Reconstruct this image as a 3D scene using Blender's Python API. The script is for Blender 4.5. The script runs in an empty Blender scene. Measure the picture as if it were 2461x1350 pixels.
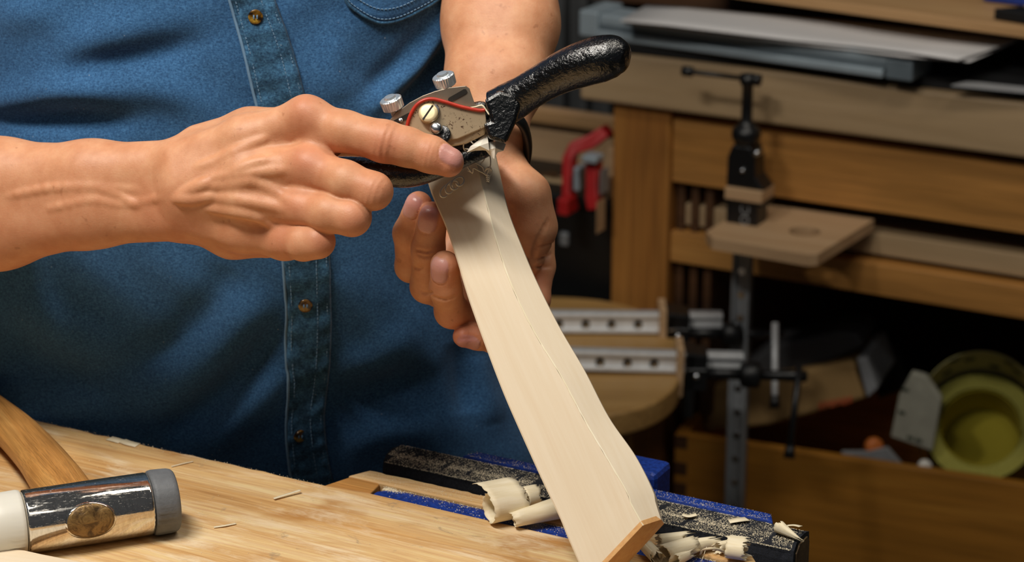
import bpy, bmesh, math, random
import numpy as np
from mathutils import Matrix, Vector
from mathutils.bvhtree import BVHTree
random.seed(7); rng = np.random.default_rng(7)
SC = bpy.context.scene
COL = SC.collection
# ------------------------------------------------------------------ camera
F, CX, CY, PITCH, CAMH = 5700.0, 1230.5, 675.0, math.radians(19.1), 1.545
DV = np.array([0, math.cos(PITCH), -math.sin(PITCH)]); UV = np.array([0, math.sin(PITCH), math.cos(PITCH)])
RV = np.array([1.0, 0, 0]); CV = np.array([0, 0, CAMH])
cam = bpy.data.cameras.new('camera'); co = bpy.data.objects.new('camera', cam); COL.objects.link(co)
co.location = (0, 0, CAMH); co.rotation_euler = (math.pi/2 - PITCH, 0, 0)
cam.sensor_width = 36.0; cam.lens = F/2461*36; cam.clip_start = 0.05; cam.clip_end = 60
cam.dof.use_dof = True; cam.dof.focus_distance = 1.475; cam.dof.aperture_fstop = 9.2
SC.camera = co
# ------------------------------------------------------------------ light and exposure
SC.view_settings.view_transform = 'Standard'; SC.view_settings.look = 'None'
SC.view_settings.gamma = 1.0; SC.view_settings.use_curve_mapping = False
SC.view_settings.exposure = 0.0
try: SC.cycles.use_denoising = True
except Exception: pass
W = bpy.data.worlds.new('world'); SC.world = W; W.use_nodes = True
W.node_tree.nodes['Background'].inputs[0].default_value = (0.75, 0.85, 1.0, 1)
W.node_tree.nodes['Background'].inputs[1].default_value = 0.045
def area(name, loc, target, sx, sy, power, color):
    l = bpy.data.lights.new(name, 'AREA'); l.shape = 'RECTANGLE'; l.size = sx; l.size_y = sy
    l.energy = power; l.color = color
    o = bpy.data.objects.new(name, l); COL.objects.link(o); o.location = loc
    o.rotation_euler = (Vector(target) - Vector(loc)).to_track_quat('-Z', 'Y').to_euler()
    return o
area('ceiling_and_fill_lamp', (-0.60, 0.92, 2.45), (-0.15, 1.45, 1.0), 0.8, 0.13, 27, (1.0, 0.945, 0.86))
area('ceiling_and_fill_lamp', (-0.35, 0.15, 2.5), (0.2, 1.7, 0.9), 1.2, 0.16, 2.2, (1.0, 0.945, 0.86))
area('ceiling_and_fill_lamp', (0.55, 1.35, 2.6), (0.75, 2.5, 0.7), 1.0, 0.2, 11, (1.0, 0.92, 0.80))  # added fill lamp that brightens the background, no known fixture there

# ------------------------------------------------------------------ geometry helpers
def ray(x, y): return DV + RV*((x-CX)/F) - UV*((y-CY)/F)
def P(x, y, z): return CV + ray(x, y)*z
def Pz(x, y, z):
    q = ray(x, y); return CV + q*((z-CAMH)/q[2])
YAW = math.radians(28)
BU = np.array([math.cos(YAW), -math.sin(YAW), 0]); BV = np.array([math.sin(YAW), math.cos(YAW), 0]); BZ = np.array([0, 0, 1.0])
def Pv(x, y, o):
    q = ray(x, y); return CV + q*(((o-CV)@BV)/(q@BV))
def frame(o, x=BU, y=BV, z=BZ):
    M = Matrix.Identity(4)
    for i in range(3):
        M[i][0], M[i][1], M[i][2], M[i][3] = x[i], y[i], z[i], o[i]
    return M
def axis_frame(o, ax, up=(0, 0, 1)):
    x = np.array(ax, float); x /= np.linalg.norm(x); y = np.cross(np.array(up, float), x)
    if np.linalg.norm(y) < 1e-4: y = np.cross((0, 1, 0), x)
    y /= np.linalg.norm(y); return frame(o, x, y, np.cross(x, y))
def loc_of(M, p): return np.array(M.inverted() @ Vector(p))

def ob(name, V, Fc, mat, parent=None, M=None, smooth=False, bevel=0.0, world=False, seg=2):
    """one mesh object; V is local to M (or in world space when world=True)"""
    V = np.asarray(V, float)
    if world and M is None: M = Matrix.Translation(Vector(V.mean(0)))
    if M is None: M = Matrix.Identity(4)
    if world:
        A = np.array(M.inverted()); V = V @ A[:3, :3].T + A[:3, 3]
    me = bpy.data.meshes.new(name); me.from_pydata(V.tolist(), [], [tuple(map(int, f)) for f in Fc]); me.update()
    bm = bmesh.new(); bm.from_mesh(me); bmesh.ops.recalc_face_normals(bm, faces=bm.faces); bm.to_mesh(me); bm.free()
    if smooth: me.polygons.foreach_set('use_smooth', [True]*len(me.polygons))
    o = bpy.data.objects.new(name, me); COL.objects.link(o)
    if mat is not None: me.materials.append(mat)
    put(o, parent, M)
    if bevel:
        b = o.modifiers.new('bevel', 'BEVEL'); b.width = bevel; b.segments = seg; b.limit_method = 'ANGLE'; b.angle_limit = math.radians(40)
    return o
MW = {}
def put(o, parent, M):
    MW[o.name] = M.copy()
    if parent is not None:
        o.parent = parent; PM = MW[parent.name]
        o.matrix_parent_inverse = Matrix.Identity(4)
        o.matrix_basis = PM.inverted() @ M
    else: o.matrix_basis = M
def thing(name, loc, label, cat, group=None):
    o = bpy.data.objects.new(name, None); o.empty_display_size = .02; COL.objects.link(o)
    put(o, None, Matrix.Translation(Vector(loc))); return T(o, label, cat, group)
def T(o, label, cat, group=None):
    o['label'] = label; o['category'] = cat
    if group: o['group'] = group
    return o
def S(o): o['kind'] = 'structure'; return o
def copy_tree(o, M, label=None):
    MO = MW[o.name]
    r = o.copy(); COL.objects.link(r); put(r, None, M)
    if label: r['label'] = label
    for ch in o.children:
        c = ch.copy(); COL.objects.link(c); put(c, r, M @ MO.inverted() @ MW[ch.name])
        for g in ch.children:
            d = g.copy(); COL.objects.link(d); put(d, c, M @ MO.inverted() @ MW[g.name])
    return r
BOXF = [(0, 1, 3, 2), (4, 6, 7, 5), (0, 4, 5, 1), (2, 3, 7, 6), (0, 2, 6, 4), (1, 5, 7, 3)]
def boxv(x0, x1, y0, y1, z0, z1): return [(x, y, z) for x in (x0, x1) for y in (y0, y1) for z in (z0, z1)]
def box(name, b, mat, parent=None, M=None, bevel=.0008):
    return ob(name, boxv(*b), BOXF, mat, parent, M, bevel=bevel)
def prism(poly, h0, h1):
    """poly of 2-D points extruded from z=h0 to h1"""
    n = len(poly); V = [(p[0], p[1], h0) for p in poly]+[(p[0], p[1], h1) for p in poly]
    return V, [tuple(range(n-1, -1, -1)), tuple(range(n, 2*n))]+[(i, (i+1) % n, n+(i+1) % n, n+i) for i in range(n)]
def loft(A, B):
    n = len(A); V = list(map(tuple, A))+list(map(tuple, B))
    return V, [tuple(range(n-1, -1, -1)), tuple(range(n, 2*n))]+[(i, (i+1) % n, n+(i+1) % n, n+i) for i in range(n)]
def join(parts):
    V, Fc = [], []
    for v, f in parts:
        o = len(V); V += [tuple(p) for p in v]; Fc += [tuple(i+o for i in q) for q in f]
    return V, Fc
def tube(pts, rad, n=12, caps=True, flat=None):
    pts = np.asarray(pts, float); m = len(pts)
    rad = np.full(m, rad) if np.isscalar(rad) else np.asarray(rad, float)
    t = np.gradient(pts, axis=0); t /= np.linalg.norm(t, axis=1)[:, None]+1e-12
    ref = np.array([0, 0, 1.0]) if abs(t[0][2]) < .9 else np.array([1.0, 0, 0])
    V = []; x = np.cross(t[0], ref); x /= np.linalg.norm(x)
    for i in range(m):
        x = x - t[i]*(x@t[i]); x /= np.linalg.norm(x); y = np.cross(t[i], x)
        for k in range(n):
            a = 2*math.pi*k/n
            V.append(pts[i]+rad[i]*(math.cos(a)*x + (flat or 1)*math.sin(a)*y))
    Fc = [(i*n+k, i*n+(k+1) % n, (i+1)*n+(k+1) % n, (i+1)*n+k) for i in range(m-1) for k in range(n)]
    if caps: Fc += [tuple(range(n-1, -1, -1)), tuple((m-1)*n+k for k in range(n))]
    return V, Fc
def lathe(prof, n=24):
    """prof (x along axis, r); axis = local x"""
    V = []
    for x, r in prof:
        for k in range(n):
            a = 2*math.pi*k/n; V.append((x, r*math.cos(a), r*math.sin(a)))
    m = len(prof)
    Fc = [(i*n+k, i*n+(k+1) % n, (i+1)*n+(k+1) % n, (i+1)*n+k) for i in range(m-1) for k in range(n)]
    return V, Fc+[tuple(range(n-1, -1, -1)), tuple((m-1)*n+k for k in range(n))]
def spline(pts, m):
    pts = np.asarray(pts, float); n = len(pts); out = []
    ext = np.vstack([2*pts[0]-pts[1], pts, 2*pts[-1]-pts[-2]])
    for s in np.linspace(0, n-1, m):
        i = min(int(s), n-2); f = s-i; a, b, c, d = ext[i], ext[i+1], ext[i+2], ext[i+3]
        out.append(.5*((2*b)+(c-a)*f+(2*a-5*b+4*c-d)*f*f+(3*b-a-3*c+d)*f**3))
    return np.array(out)

# ------------------------------------------------------------------ materials
def lin(h):
    h = h.lstrip('#'); c = [int(h[i:i+2], 16)/255 for i in (0, 2, 4)]
    return tuple(x/12.92 if x <= .04045 else ((x+.055)/1.055)**2.4 for x in c)+(1.0,)
class Mt:
    def __init__(s, name):
        s.m = bpy.data.materials.new(name); s.m.use_nodes = True; s.t = s.m.node_tree
        s.b = s.t.nodes['Principled BSDF']; s.co = None
    def n(s, kind, **kw):
        o = s.t.nodes.new(kind)
        for k, v in kw.items():
            if k.startswith('i_'):
                o.inputs[k[2:].replace('_', ' ')].default_value = v
            else: setattr(o, k, v)
        return o
    def l(s, a, b): s.t.links.new(a, b)
    def coord(s, scale=(1, 1, 1), rot=(0, 0, 0)):
        if s.co is None: s.co = s.n('ShaderNodeTexCoord')
        mp = s.n('ShaderNodeMapping'); mp.inputs['Scale'].default_value = scale; mp.inputs['Rotation'].default_value = rot
        s.l(s.co.outputs['Object'], mp.inputs[0]); return mp.outputs[0]
    def noise(s, vec, scale, detail=4, rough=.55, dist=0):
        o = s.n('ShaderNodeTexNoise'); o.inputs['Scale'].default_value = scale; o.inputs['Detail'].default_value = detail
        o.inputs['Roughness'].default_value = rough; o.inputs['Distortion'].default_value = dist; s.l(vec, o.inputs['Vector']); return o.outputs[0]
    def ramp(s, fac, stops):
        r = s.n('ShaderNodeValToRGB'); e = r.color_ramp.elements
        while len(e) < len(stops): e.new(.5)
        for i, (p, c) in enumerate(stops): e[i].position = p; e[i].color = c if len(c) == 4 else tuple(c)+(1,)
        s.l(fac, r.inputs[0]); return r.outputs[0]
    def mix(s, fac, a, b, mode='MIX'):
        m = s.n('ShaderNodeMix', data_type='RGBA', blend_type=mode)
        for v, i in ((fac, 0), (a, 6), (b, 7)):
            if hasattr(v, 'is_output'): s.l(v, m.inputs[i])
            else: m.inputs[i].default_value = v
        return m.outputs[2]
    def bump(s, h, strength=.3, dist=.001):
        b = s.n('ShaderNodeBump'); b.inputs['Strength'].default_value = strength; b.inputs['Distance'].default_value = dist
        s.l(h, b.inputs['Height']); s.l(b.outputs[0], s.b.inputs['Normal']); return b
    def base(s, c):
        if hasattr(c, 'is_output'): s.l(c, s.b.inputs['Base Color'])
        else: s.b.inputs['Base Color'].default_value = c
    def set(s, **kw):
        for k, v in kw.items(): s.b.inputs[k.replace('_', ' ')].default_value = v
        return s
def plain(name, hexc, rough=.5, metal=0, var=.12, scale=60, bump=0, spec=.5):
    m = Mt(name); c = lin(hexc); v = m.coord()
    f = m.noise(v, scale, 5)
    m.base(m.ramp(f, [(.3, tuple(x*(1-var) for x in c[:3])), (.7, tuple(min(1, x*(1+var)) for x in c[:3]))]))
    m.set(Roughness=rough, Metallic=metal); m.b.inputs['Specular IOR Level'].default_value = spec
    if bump: m.bump(m.noise(v, scale*4, 4), .4, bump)
    return m.m
def wood(name, dark, mid, light, axis=0, across=28, along=1.6, rough=.6, bump=.0003, knots=False, fine=.35):
    m = Mt(name); sc = [across]*3; sc[axis] = along
    v = m.coord(tuple(sc)); f = m.noise(v, 1.0, 5, .6, .6)
    col = m.ramp(f, [(.30, lin(dark)), (.5, lin(mid)), (.72, lin(light))])
    sc2 = [across*12]*3; sc2[axis] = along*5
    g = m.noise(m.coord(tuple(sc2)), 1.0, 3, .6)
    col = m.mix(fine, col, m.ramp(g, [(.35, (.28,)*3), (.62, (.72,)*3)]), 'OVERLAY')
    if knots:
        sc3 = [9]*3; sc3[axis] = 3.2
        vo = m.n('ShaderNodeTexVoronoi'); vo.inputs['Scale'].default_value = 1.0; m.l(m.coord(tuple(sc3)), vo.inputs['Vector'])
        k = m.ramp(vo.outputs['Distance'], [(.05, (1, 1, 1)), (.16, (0, 0, 0))])
        col = m.mix(k, col, lin('#5a3216'))
    m.base(col); m.set(Roughness=rough)
    m.bump(g, .35, bump); return m.m

M_BLANK = wood('pale_blank_wood', '#dbc6a8', '#e0cfb4', '#e5d5bc', 0, 34, 3, .62, .0001, fine=.08)
M_ENDGRAIN = wood('end_grain_wood', '#c99356', '#d29e63', '#dbab72', 1, 60, 60, .7, .0002, fine=.2)
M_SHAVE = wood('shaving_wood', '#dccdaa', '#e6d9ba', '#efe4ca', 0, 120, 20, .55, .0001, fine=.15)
M_PINE = wood('pine_frame', '#96682f', '#b37e3f', '#c8924e', 0, 26, 1.6, .55, knots=True)
M_PINEV = wood('pine_leg', '#855422', '#9c682e', '#b27d3c', 2, 22, 1.4, .55)
M_APRON = wood('birch_apron', '#a08663', '#aa906d', '#b49a78', 0, 30, 2, .6, fine=.12)
M_BOXW = wood('orange_pine_box', '#8d5e1c', '#a87127', '#bb8433', 0, 20, 1.5, .5)
M_PLY = wood('plywood_plate', '#b08d68', '#bb9a75', '#c6a682', 0, 40, 3, .6, fine=.12)
M_STOOL = wood('stool_oak', '#96713f', '#ab854e', '#bd9760', 0, 22, 1.6, .5)
M_DARKW = wood('dark_wood', '#3a2412', '#4a2f18', '#593a20', 0, 24, 2, .6)
M_HANDLEW = wood('ash_handle', '#9a6a32', '#b07c40', '#c39252', 0, 130, 4, .5, fine=.5)
M_BROWNW = wood('brown_board', '#a37d52', '#b08a5e', '#bf9a6c', 0, 24, 1.5, .6, fine=.2)
M_JAWWOOD = wood('jaw_core_wood', '#4d3a24', '#5c482e', '#6a5537', 0, 60, 10, .8)
M_STEELBAR = plain('zinc_bar', '#e8ebee', .42, .2, .08, 90)
M_BARDARK = plain('dull_grey_bar', '#94989c', .5, .3, .08, 90)  # on the upright clamp's bar this darker grey holds its shade in the colour
M_BLACK = plain('black_cast', '#101113', .38, 0, .2, 80, .0003)
M_BLACKP = plain('black_plastic', '#0c0d0f', .45, 0, .15, 60)
M_MAT = plain('black_mat', '#141517', .55, 0, .15, 60)
M_CHIP = plain('white_chip', '#f3ecdd', .6, 0, .03, 200)
M_RED = plain('red_paint', '#a81a1c', .45, 0, .1, 40)
M_ALU = plain('blue_grey_aluminium', '#a6b5bf', .45, .35, .06, 40)
M_ALUD = plain('grey_groove', '#66727a', .5, .2, .06, 40)
M_PAPER = plain('white_paper', '#d6d4d4', .8, 0, .03, 10)
M_PLASTICG = plain('grey_plastic', '#4a4a4c', .5, 0, .08, 30)
M_CARD = plain('cardboard', '#a08050', .8, 0, .06, 40)
M_GREYFACE = plain('rubber_face', '#63666a', .6, 0, .14, 120, .0006)
M_SCREWST = plain('screw_steel', '#c8ccd0', .25, 1, .08, 300)
M_SLOTDARK = plain('slot_dark', '#1a140e', .8)
M_YELLOW = plain('yellow_paint', '#c9a21a', .5, 0, .08, 30)
M_ORANGE = plain('orange_cap', '#c06a2c', .5, 0, .08, 30)
M_WHITE = plain('white_plastic', '#e4e2dc', .4, 0, .03, 60)
M_CABINET = plain('grey_steel_cabinet', '#5a5c5e', .5, .5, .1, 20)
M_FLOOR = plain('concrete_floor', '#5a564f', .8, 0, .12, 8)
M_WALL = plain('dark_wall', '#4b4742', .9, 0, .1, 4)
M_FIXTURE = plain('fixture_white', '#d8d8d4', .5, 0, .03, 10)
def m_blue():
    m = Mt('blue_enamel'); v = m.coord(); f = m.noise(v, 400, 3)
    m.base(m.ramp(f, [(.35, lin('#122a6e')), (.65, lin('#1b3c94'))])); m.set(Roughness=.4); m.bump(m.noise(v, 900, 3), .25, .0003); return m.m
M_BLUE = m_blue()
def m_felt():
    m = Mt('dark_felt'); v = m.coord(); f = m.noise(v, 700, 5, .7)
    m.base(m.ramp(f, [(.3, lin('#14161c')), (.7, lin('#2b2f3a'))])); m.set(Roughness=.95); m.bump(m.noise(v, 1400, 4, .8), .9, .0012); return m.m
M_FELT = m_felt()
def m_bench():
    m = Mt('worn_benchtop')
    f = m.noise(m.coord((1.8, 34, 30)), 1.0, 6, .62, .8)
    col = m.ramp(f, [(.28, lin('#a97a44')), (.42, lin('#c3965e')), (.56, lin('#d3ae7b')), (.75, lin('#e2c99e'))])
    g = m.noise(m.coord((14, 420, 300)), 1.0, 4, .7)
    col = m.mix(.45, col, m.ramp(g, [(.3, (.25,)*3), (.62, (.75,)*3)]), 'OVERLAY')
    st = m.noise(m.coord((9, 16, 10)), 1.0, 4, .6, .5)
    col = m.mix(m.ramp(st, [(.54, (0, 0, 0)), (.66, (.75, .75, .75))]), col, lin('#b07a3c'))
    sc = m.noise(m.coord((26, 40, 20)), 1.0, 6, .75, 1.2)
    col = m.mix(m.ramp(sc, [(.60, (0, 0, 0)), (.68, (.65, .65, .65))]), col, lin('#9a8468'))
    wt = m.noise(m.coord((10, 50, 20)), 1.0, 6, .7, .6)
    col = m.mix(m.ramp(wt, [(.50, (0, 0, 0)), (.66, (.7, .7, .7))]), col, lin('#ecd9b8'))
    m.base(col); m.set(Roughness=.6); m.bump(g, .55, .0008); return m.m
M_BENCH = m_bench()
def m_iron():
    m = Mt('black_enamelled_iron'); v = m.coord()
    f = m.noise(v, 360, 4, .6); g = m.noise(v, 130, 3)
    m.base(lin('#08090a')); m.set(Roughness=.21); m.b.inputs['Specular IOR Level'].default_value = .6
    m.b.inputs['Coat Weight'].default_value = .7; m.b.inputs['Coat Roughness'].default_value = .12
    nb = m.bump(m.mix(.3, f, g), .6, .0018); m.l(nb.outputs[0], m.b.inputs['Coat Normal']); return m.m
M_IRON = m_iron()
def m_cap():
    m = Mt('tarnished_steel_warm_sheen'); v = m.coord()
    f = m.noise(v, 620, 5, .7); big = m.noise(v, 60, 3)
    spots = m.ramp(f, [(.57, (0, 0, 0)), (.61, (1, 1, 1))])
    reg = m.ramp(big, [(.46, (0, 0, 0)), (.54, (1, 1, 1))])
    k = m.mix(1.0, spots, reg, 'MULTIPLY')
    m.base(m.mix(k, lin('#c9b393'), lin('#4a2616'))); m.set(Roughness=.42, Metallic=.35); m.bump(m.noise(v, 900, 3), .1, .0003); return m.m  # beige base holds the reflection of the warm room, rust spots over it
M_CAP = m_cap()
M_BLADE = plain('polished_blade', '#9c8d7c', .3, .6, .08, 120)
M_BRASS = plain('brass_screw', '#d9c79c', .42, .35, .06, 200)
M_KNURL = plain('bright_zinc', '#dfe6ea', .3, .75, .05, 300)
M_REDRIM = plain('red_rim_paint', '#b8321f', .4, 0, .12, 160)
def m_chrome():
    m = Mt('scratched_chrome'); v = m.coord((200, 60, 60))
    f = m.noise(v, 3.0, 6, .8)
    m.base(m.ramp(f, [(.35, lin('#c9c4bc')), (.7, lin('#eeeae2'))])); m.set(Metallic=.97)
    rr = m.ramp(m.noise(m.coord((80, 400, 400)), 1.0, 6, .8), [(.5, (.05,)*3), (.72, (.4,)*3)]); m.l(rr, m.b.inputs['Roughness'])
    sk = m.ramp(m.noise(m.coord((260, 900, 900), (0, 0, .5)), 1.0, 3, .6, 2.0), [(.66, (0, 0, 0)), (.69, (1, 1, 1))]); m.l(m.mix(sk, (.97,)*3+(1,), (.35,)*3+(1,)), m.b.inputs['Metallic'])
    m.bump(m.noise(m.coord((160, 500, 500)), 1, 4, .8), .06, .0004); return m.m
M_CHROME = m_chrome()
def m_medal():
    m = Mt('tarnished_medallion'); v = m.coord(); f = m.noise(v, 130, 6, .7, 1.5)
    m.base(m.ramp(f, [(.3, lin('#33281c')), (.45, lin('#6a5232')), (.6, lin('#97794a')), (.75, lin('#4b3a26'))]))
    m.set(Roughness=.3, Metallic=.4); m.bump(f, .5, .0012); return m.m
M_MEDAL = m_medal()
def m_nylon():
    m = Mt('white_nylon'); m.base(lin('#dcd9ce')); m.set(Roughness=.45); m.b.inputs['Subsurface Weight'].default_value = .25
    m.b.inputs['Subsurface Radius'].default_value = (.004, .004, .003); return m.m
M_NYLON = m_nylon()
def m_denim(name, dark, mid, light, worn=.5, patch=14):
    m = Mt(name); v = m.coord()
    f = m.noise(v, 700, 3, .75); f2 = m.noise(m.coord((1, 1, 3)), 420, 3, .7); big = m.noise(v, patch, 5, .6)
    col = m.ramp(f, [(.34, lin(dark)), (.5, lin(mid)), (.68, lin(light))])
    col = m.mix(.35, col, m.ramp(f2, [(.35, lin(dark)), (.65, lin(light))]))
    col = m.mix(worn, col, m.ramp(big, [(.35, (.30 if patch > 50 else .42,)*3), (.65, (.70 if patch > 50 else .62,)*3)]), 'OVERLAY')
    sp = m.n('ShaderNodeTexVoronoi'); sp.inputs['Scale'].default_value = 170; m.l(v, sp.inputs['Vector'])
    k = m.ramp(sp.outputs['Distance'], [(.05, (.7,)*3), (.085, (0, 0, 0))])
    gate = m.ramp(m.noise(v, 60, 3), [(.56, (0, 0, 0)), (.66, (1, 1, 1))])
    col = m.mix(m.mix(1.0, k, gate, 'MULTIPLY'), col, lin('#b9c2c8'))
    m.base(col); m.set(Roughness=.92); m.b.inputs['Specular IOR Level'].default_value = .15
    m.b.inputs['Sheen Weight'].default_value = .12
    m.bump(m.mix(.5, f, f2), .5, .0006); return m.m
M_DENIM = m_denim('blue_denim', '#213f63', '#305a86', '#4a79a6')
M_DENIMP = m_denim('worn_placket_denim', '#1b3350', '#2d5475', '#4c7b9c', .95, 130)
M_THREAD = plain('pale_blue_thread', '#6b8dab', .8, 0, .1, 200)
M_JEANS = m_denim('dark_jeans', '#0e141d', '#151d29', '#222c3a', .3)
def m_button():
    m = Mt('tortoise_button'); f = m.noise(m.coord(), 120, 2, .5, .8)
    m.base(m.ramp(f, [(.42, lin('#1c120a')), (.52, lin('#6b4a14')), (.62, lin('#9a7a2c'))])); m.set(Roughness=.18); return m.m
M_BUTTON = m_button()
def m_skin():
    m = Mt('skin')
    a = m.n('ShaderNodeAttribute', attribute_name='nail'); r = m.n('ShaderNodeAttribute', attribute_name='flush')
    v = m.coord(); f = m.noise(v, 70, 5, .6); g = m.noise(v, 900, 4, .6)
    col = m.ramp(f, [(.3, lin('#c58862')), (.5, lin('#d0956f')), (.7, lin('#d9a27c'))])
    col = m.mix(r.outputs['Fac'], col, lin('#c4745a'))
    fk = m.ramp(m.noise(v, 160, 2, .4), [(.70, (0, 0, 0)), (.78, (.35,)*3)])
    col = m.mix(fk, col, lin('#8e5233'))
    col = m.mix(a.outputs['Fac'], col, m.mix(r.outputs['Fac'], lin('#dca99c'), lin('#a8625c')))
    m.base(col)
    rr = m.n('ShaderNodeMapRange'); rr.inputs['To Min'].default_value = .5; rr.inputs['To Max'].default_value = .3
    m.l(a.outputs['Fac'], rr.inputs['Value']); m.l(rr.outputs[0], m.b.inputs['Roughness'])
    m.b.inputs['Specular IOR Level'].default_value = .4
    m.b.inputs['Subsurface Weight'].default_value = .25; m.b.inputs['Subsurface Radius'].default_value = (.006, .0022, .0012)
    m.b.inputs['Subsurface Scale'].default_value = .6
    vo = m.n('ShaderNodeTexVoronoi', feature='DISTANCE_TO_EDGE'); vo.inputs['Scale'].default_value = 520; m.l(v, vo.inputs['Vector'])
    m.bump(m.mix(.5, g, vo.outputs['Distance']), .28, .0006); return m.m
M_SKIN = m_skin()
M_HAIR = plain('brown_hair', '#3b2a1c', .7, 0, .3, 200)
def m_sand():
    m = Mt('sandpaper'); v = m.coord(); m.base(m.ramp(m.noise(v, 300, 3), [(.3, lin('#8f8a3c')), (.7, lin('#a8a24c'))])); m.set(Roughness=.9); return m.m
M_SAND = m_sand()
M_SANDBACK = plain('sandpaper_backing', '#bdb67c', .85, 0, .06, 40)
M_GRIT = plain('yellow_grit', '#b4a632', .9, 0, .06, 300)
M_INK = plain('print_ink', '#3f4638', .8)
M_REDINK = plain('red_print', '#b4502c', .8)

# ================================================================== SETTING
S(box('floor', (-3.5, 3.5, -2.2, 4.6, -.05, 0), M_FLOOR, bevel=0))
S(box('wall_back', (-3.5, 3.5, 4.5, 4.6, 0, 2.9), M_WALL, bevel=0))
S(box('wall_right', (3.5, 3.6, -2.2, 4.6, 0, 2.9), M_WALL, bevel=0))
S(box('wall_left', (-3.6, -3.5, -2.2, 4.6, 0, 2.9), M_WALL, bevel=0))

# ================================================================== FRONT BENCH AND VISE
E0 = Pz(780, 1165, .9); BM = frame(E0)
def jag(a, b, n, amp):
    return [(a[0]+(b[0]-a[0])*i/n, a[1]+(b[1]-a[1])*i/n+rng.normal(0, amp)) for i in range(n+1)]
bench = thing('workbench', E0-BZ*.9+BU*-.3-BV*.3, 'worn pale wooden workbench under the hammer, with a vise let into its far edge', 'workbench')
V, Fc = prism([(-.95, -.60), (.300, -.60)]+[(.300, .003), (.034, .0032)]+jag((.002, 0), (-.95, 0), 130, .0006), -.06, 0)
ob('benchtop', V, Fc, M_BENCH, bench, BM, bevel=.0012)
V, Fc = prism([(.006, .020)]+jag((.304, .0195), (.304, .0195), 1, 0)[:1]+[(.292, .035)]+jag((.28, .035), (.014, .035), 60, .0005), -.055, .0002)
ob('edge_strip', V, Fc, M_BENCH, bench, BM, bevel=.001)
V, Fc = prism([(-.0005, .0004), (.0335, .0036), (.031, .0195), (.0125, .0345)], -.055, -.0006)
ob('end_block', V, Fc, M_HANDLEW, bench, BM, bevel=.0008)['label'] = 'darker cross-grain block at the corner'
for (u, v) in ((-.9, -.55), (-.9, -.12), (.2, -.55), (.2, -.12)):
    box('leg', (u, u+.08, v, v+.08, -.9, -.06), M_PINEV, bench, BM, .003)
box('apron', (-.88, .26, -.57, -.545, -.16, -.06), M_PINE, bench, BM, .002)
box('apron', (-.88, .26, -.06, -.04, -.16, -.06), M_PINE, bench, BM, .002)
box('stretcher', (-.88, .26, -.53, -.50, -.72, -.64), M_PINE, bench, BM, .002)

vise = thing('bench_vise', E0+BU*.15+BV*.07-BZ*.1, 'blue woodworking vise with a dark felt-covered jaw coated in sawdust', 'vise')
sl = [(.302, .0035)]+[(.302, .0190)]+[(.08, .0190), (.05, .0185), (.040, .0165), (.034, .011), (.034, .0040)]
V, Fc = prism(sl, -.09, -.0016); ob('inner_jaw', V, Fc, M_BLUE, vise, BM, bevel=.001)
V, Fc = prism([(.057, .0855), (.286, .0855), (.280, .097), (.064, .097)], -.095, .0005); ob('outer_jaw', V, Fc, M_BLUE, vise, BM, bevel=.0015)
box('screw_boss', (.140, .197, .097, .125, -.085, .010), M_BLUE, vise, BM, .004)
# felt pad over a wooden core: rounded section swept along u, slightly uneven
sec = [(.0575, -.075), (.0570, -.030), (.0575, -.010), (.0590, -.003), (.0625, .0005), (.070, .0016), (.079, .0014), (.0835, -.0005), (.0850, -.005), (.0850, -.075)]
V = []; n = len(sec); m = 70
for i in range(m):
    u = .0105+(.311-.0105)*i/(m-1)
    for j, (a, b) in enumerate(sec):
        V.append((u, a+rng.normal(0, .00035), b+rng.normal(0, .00035)))
Fc = [(i*n+k, i*n+(k+1) % n, (i+1)*n+(k+1) % n, (i+1)*n+k) for i in range(m-1) for k in range(n)]
Fc += [tuple(range(n)), tuple((m-1)*n+k for k in range(n))]
ob('felt_pad', V, Fc, M_FELT, vise, BM, smooth=False, bevel=0)
V, Fc = prism([(-.0605, -.074), (-.0605, -.006), (-.066, -.0015), (-.079, -.0015), (-.0825, -.006), (-.0825, -.074)], .3112, .3122)
V = [(z, -x, y) for x, y, z in V]; ob('pad_core', V, Fc, M_JAWWOOD, vise, BM)
V, Fc = lathe([(0, .011), (.30, .011)], 20); V = [(.168+y, .11-x, -.05+z) for x, y, z in V]; ob('vise_screw', V, Fc, M_SCREWST, vise, BM, smooth=True)
for s in (-.055, .055):
    V, Fc = lathe([(0, .008), (.28, .008)], 16); V = [(.168+s+y, .10-x, -.06+z) for x, y, z in V]; ob('guide_rod', V, Fc, M_SCREWST, vise, BM, smooth=True)

# ================================================================== BACK BENCH
B0 = Pz(1510, 130, .9); GM = frame(B0)
def Q(x, y, v): return Pv(x, y, B0+BV*v)
def gl(p): return loc_of(GM, p)
bb = thing('assembly_table', B0-BZ*.9+BU*.5+BV*.3, 'pine framed work table with a thick pale top, standing behind the craftsman', 'table')
box('tabletop', (-.062, 1.3, 0, .62, -.061, 0), M_APRON, bb, GM, .004)
for (u, v) in ((-.024, .012), (1.2, .012), (-.024, .52), (1.2, .52)):
    box('leg', (u, u+.073, v, v+.075, -.9, -.061), M_PINEV, bb, GM, .003)
box('upper_rail', (.049, 1.2, .020, .045, -.151, -.072), M_PINE, bb, GM, .0015)
box('lower_rail', (.049, 1.2, .020, .050, -.249, -.212), M_PINE, bb, GM, .0015)
box('shelf_board', (.05, 1.2, .034, .5, -.206, -.180), M_APRON, bb, GM, .0015)
for k in range(3): box('drawer_runner', (.052+.018*k, .062+.018*k,   .03, .5, -.44, -.151), M_DARKW, bb, GM, .001)
box('bottom_shelf', (-.02, 1.25, -.028, .58, -.636, -.6135), M_DARKW, bb, GM, .002)
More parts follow.
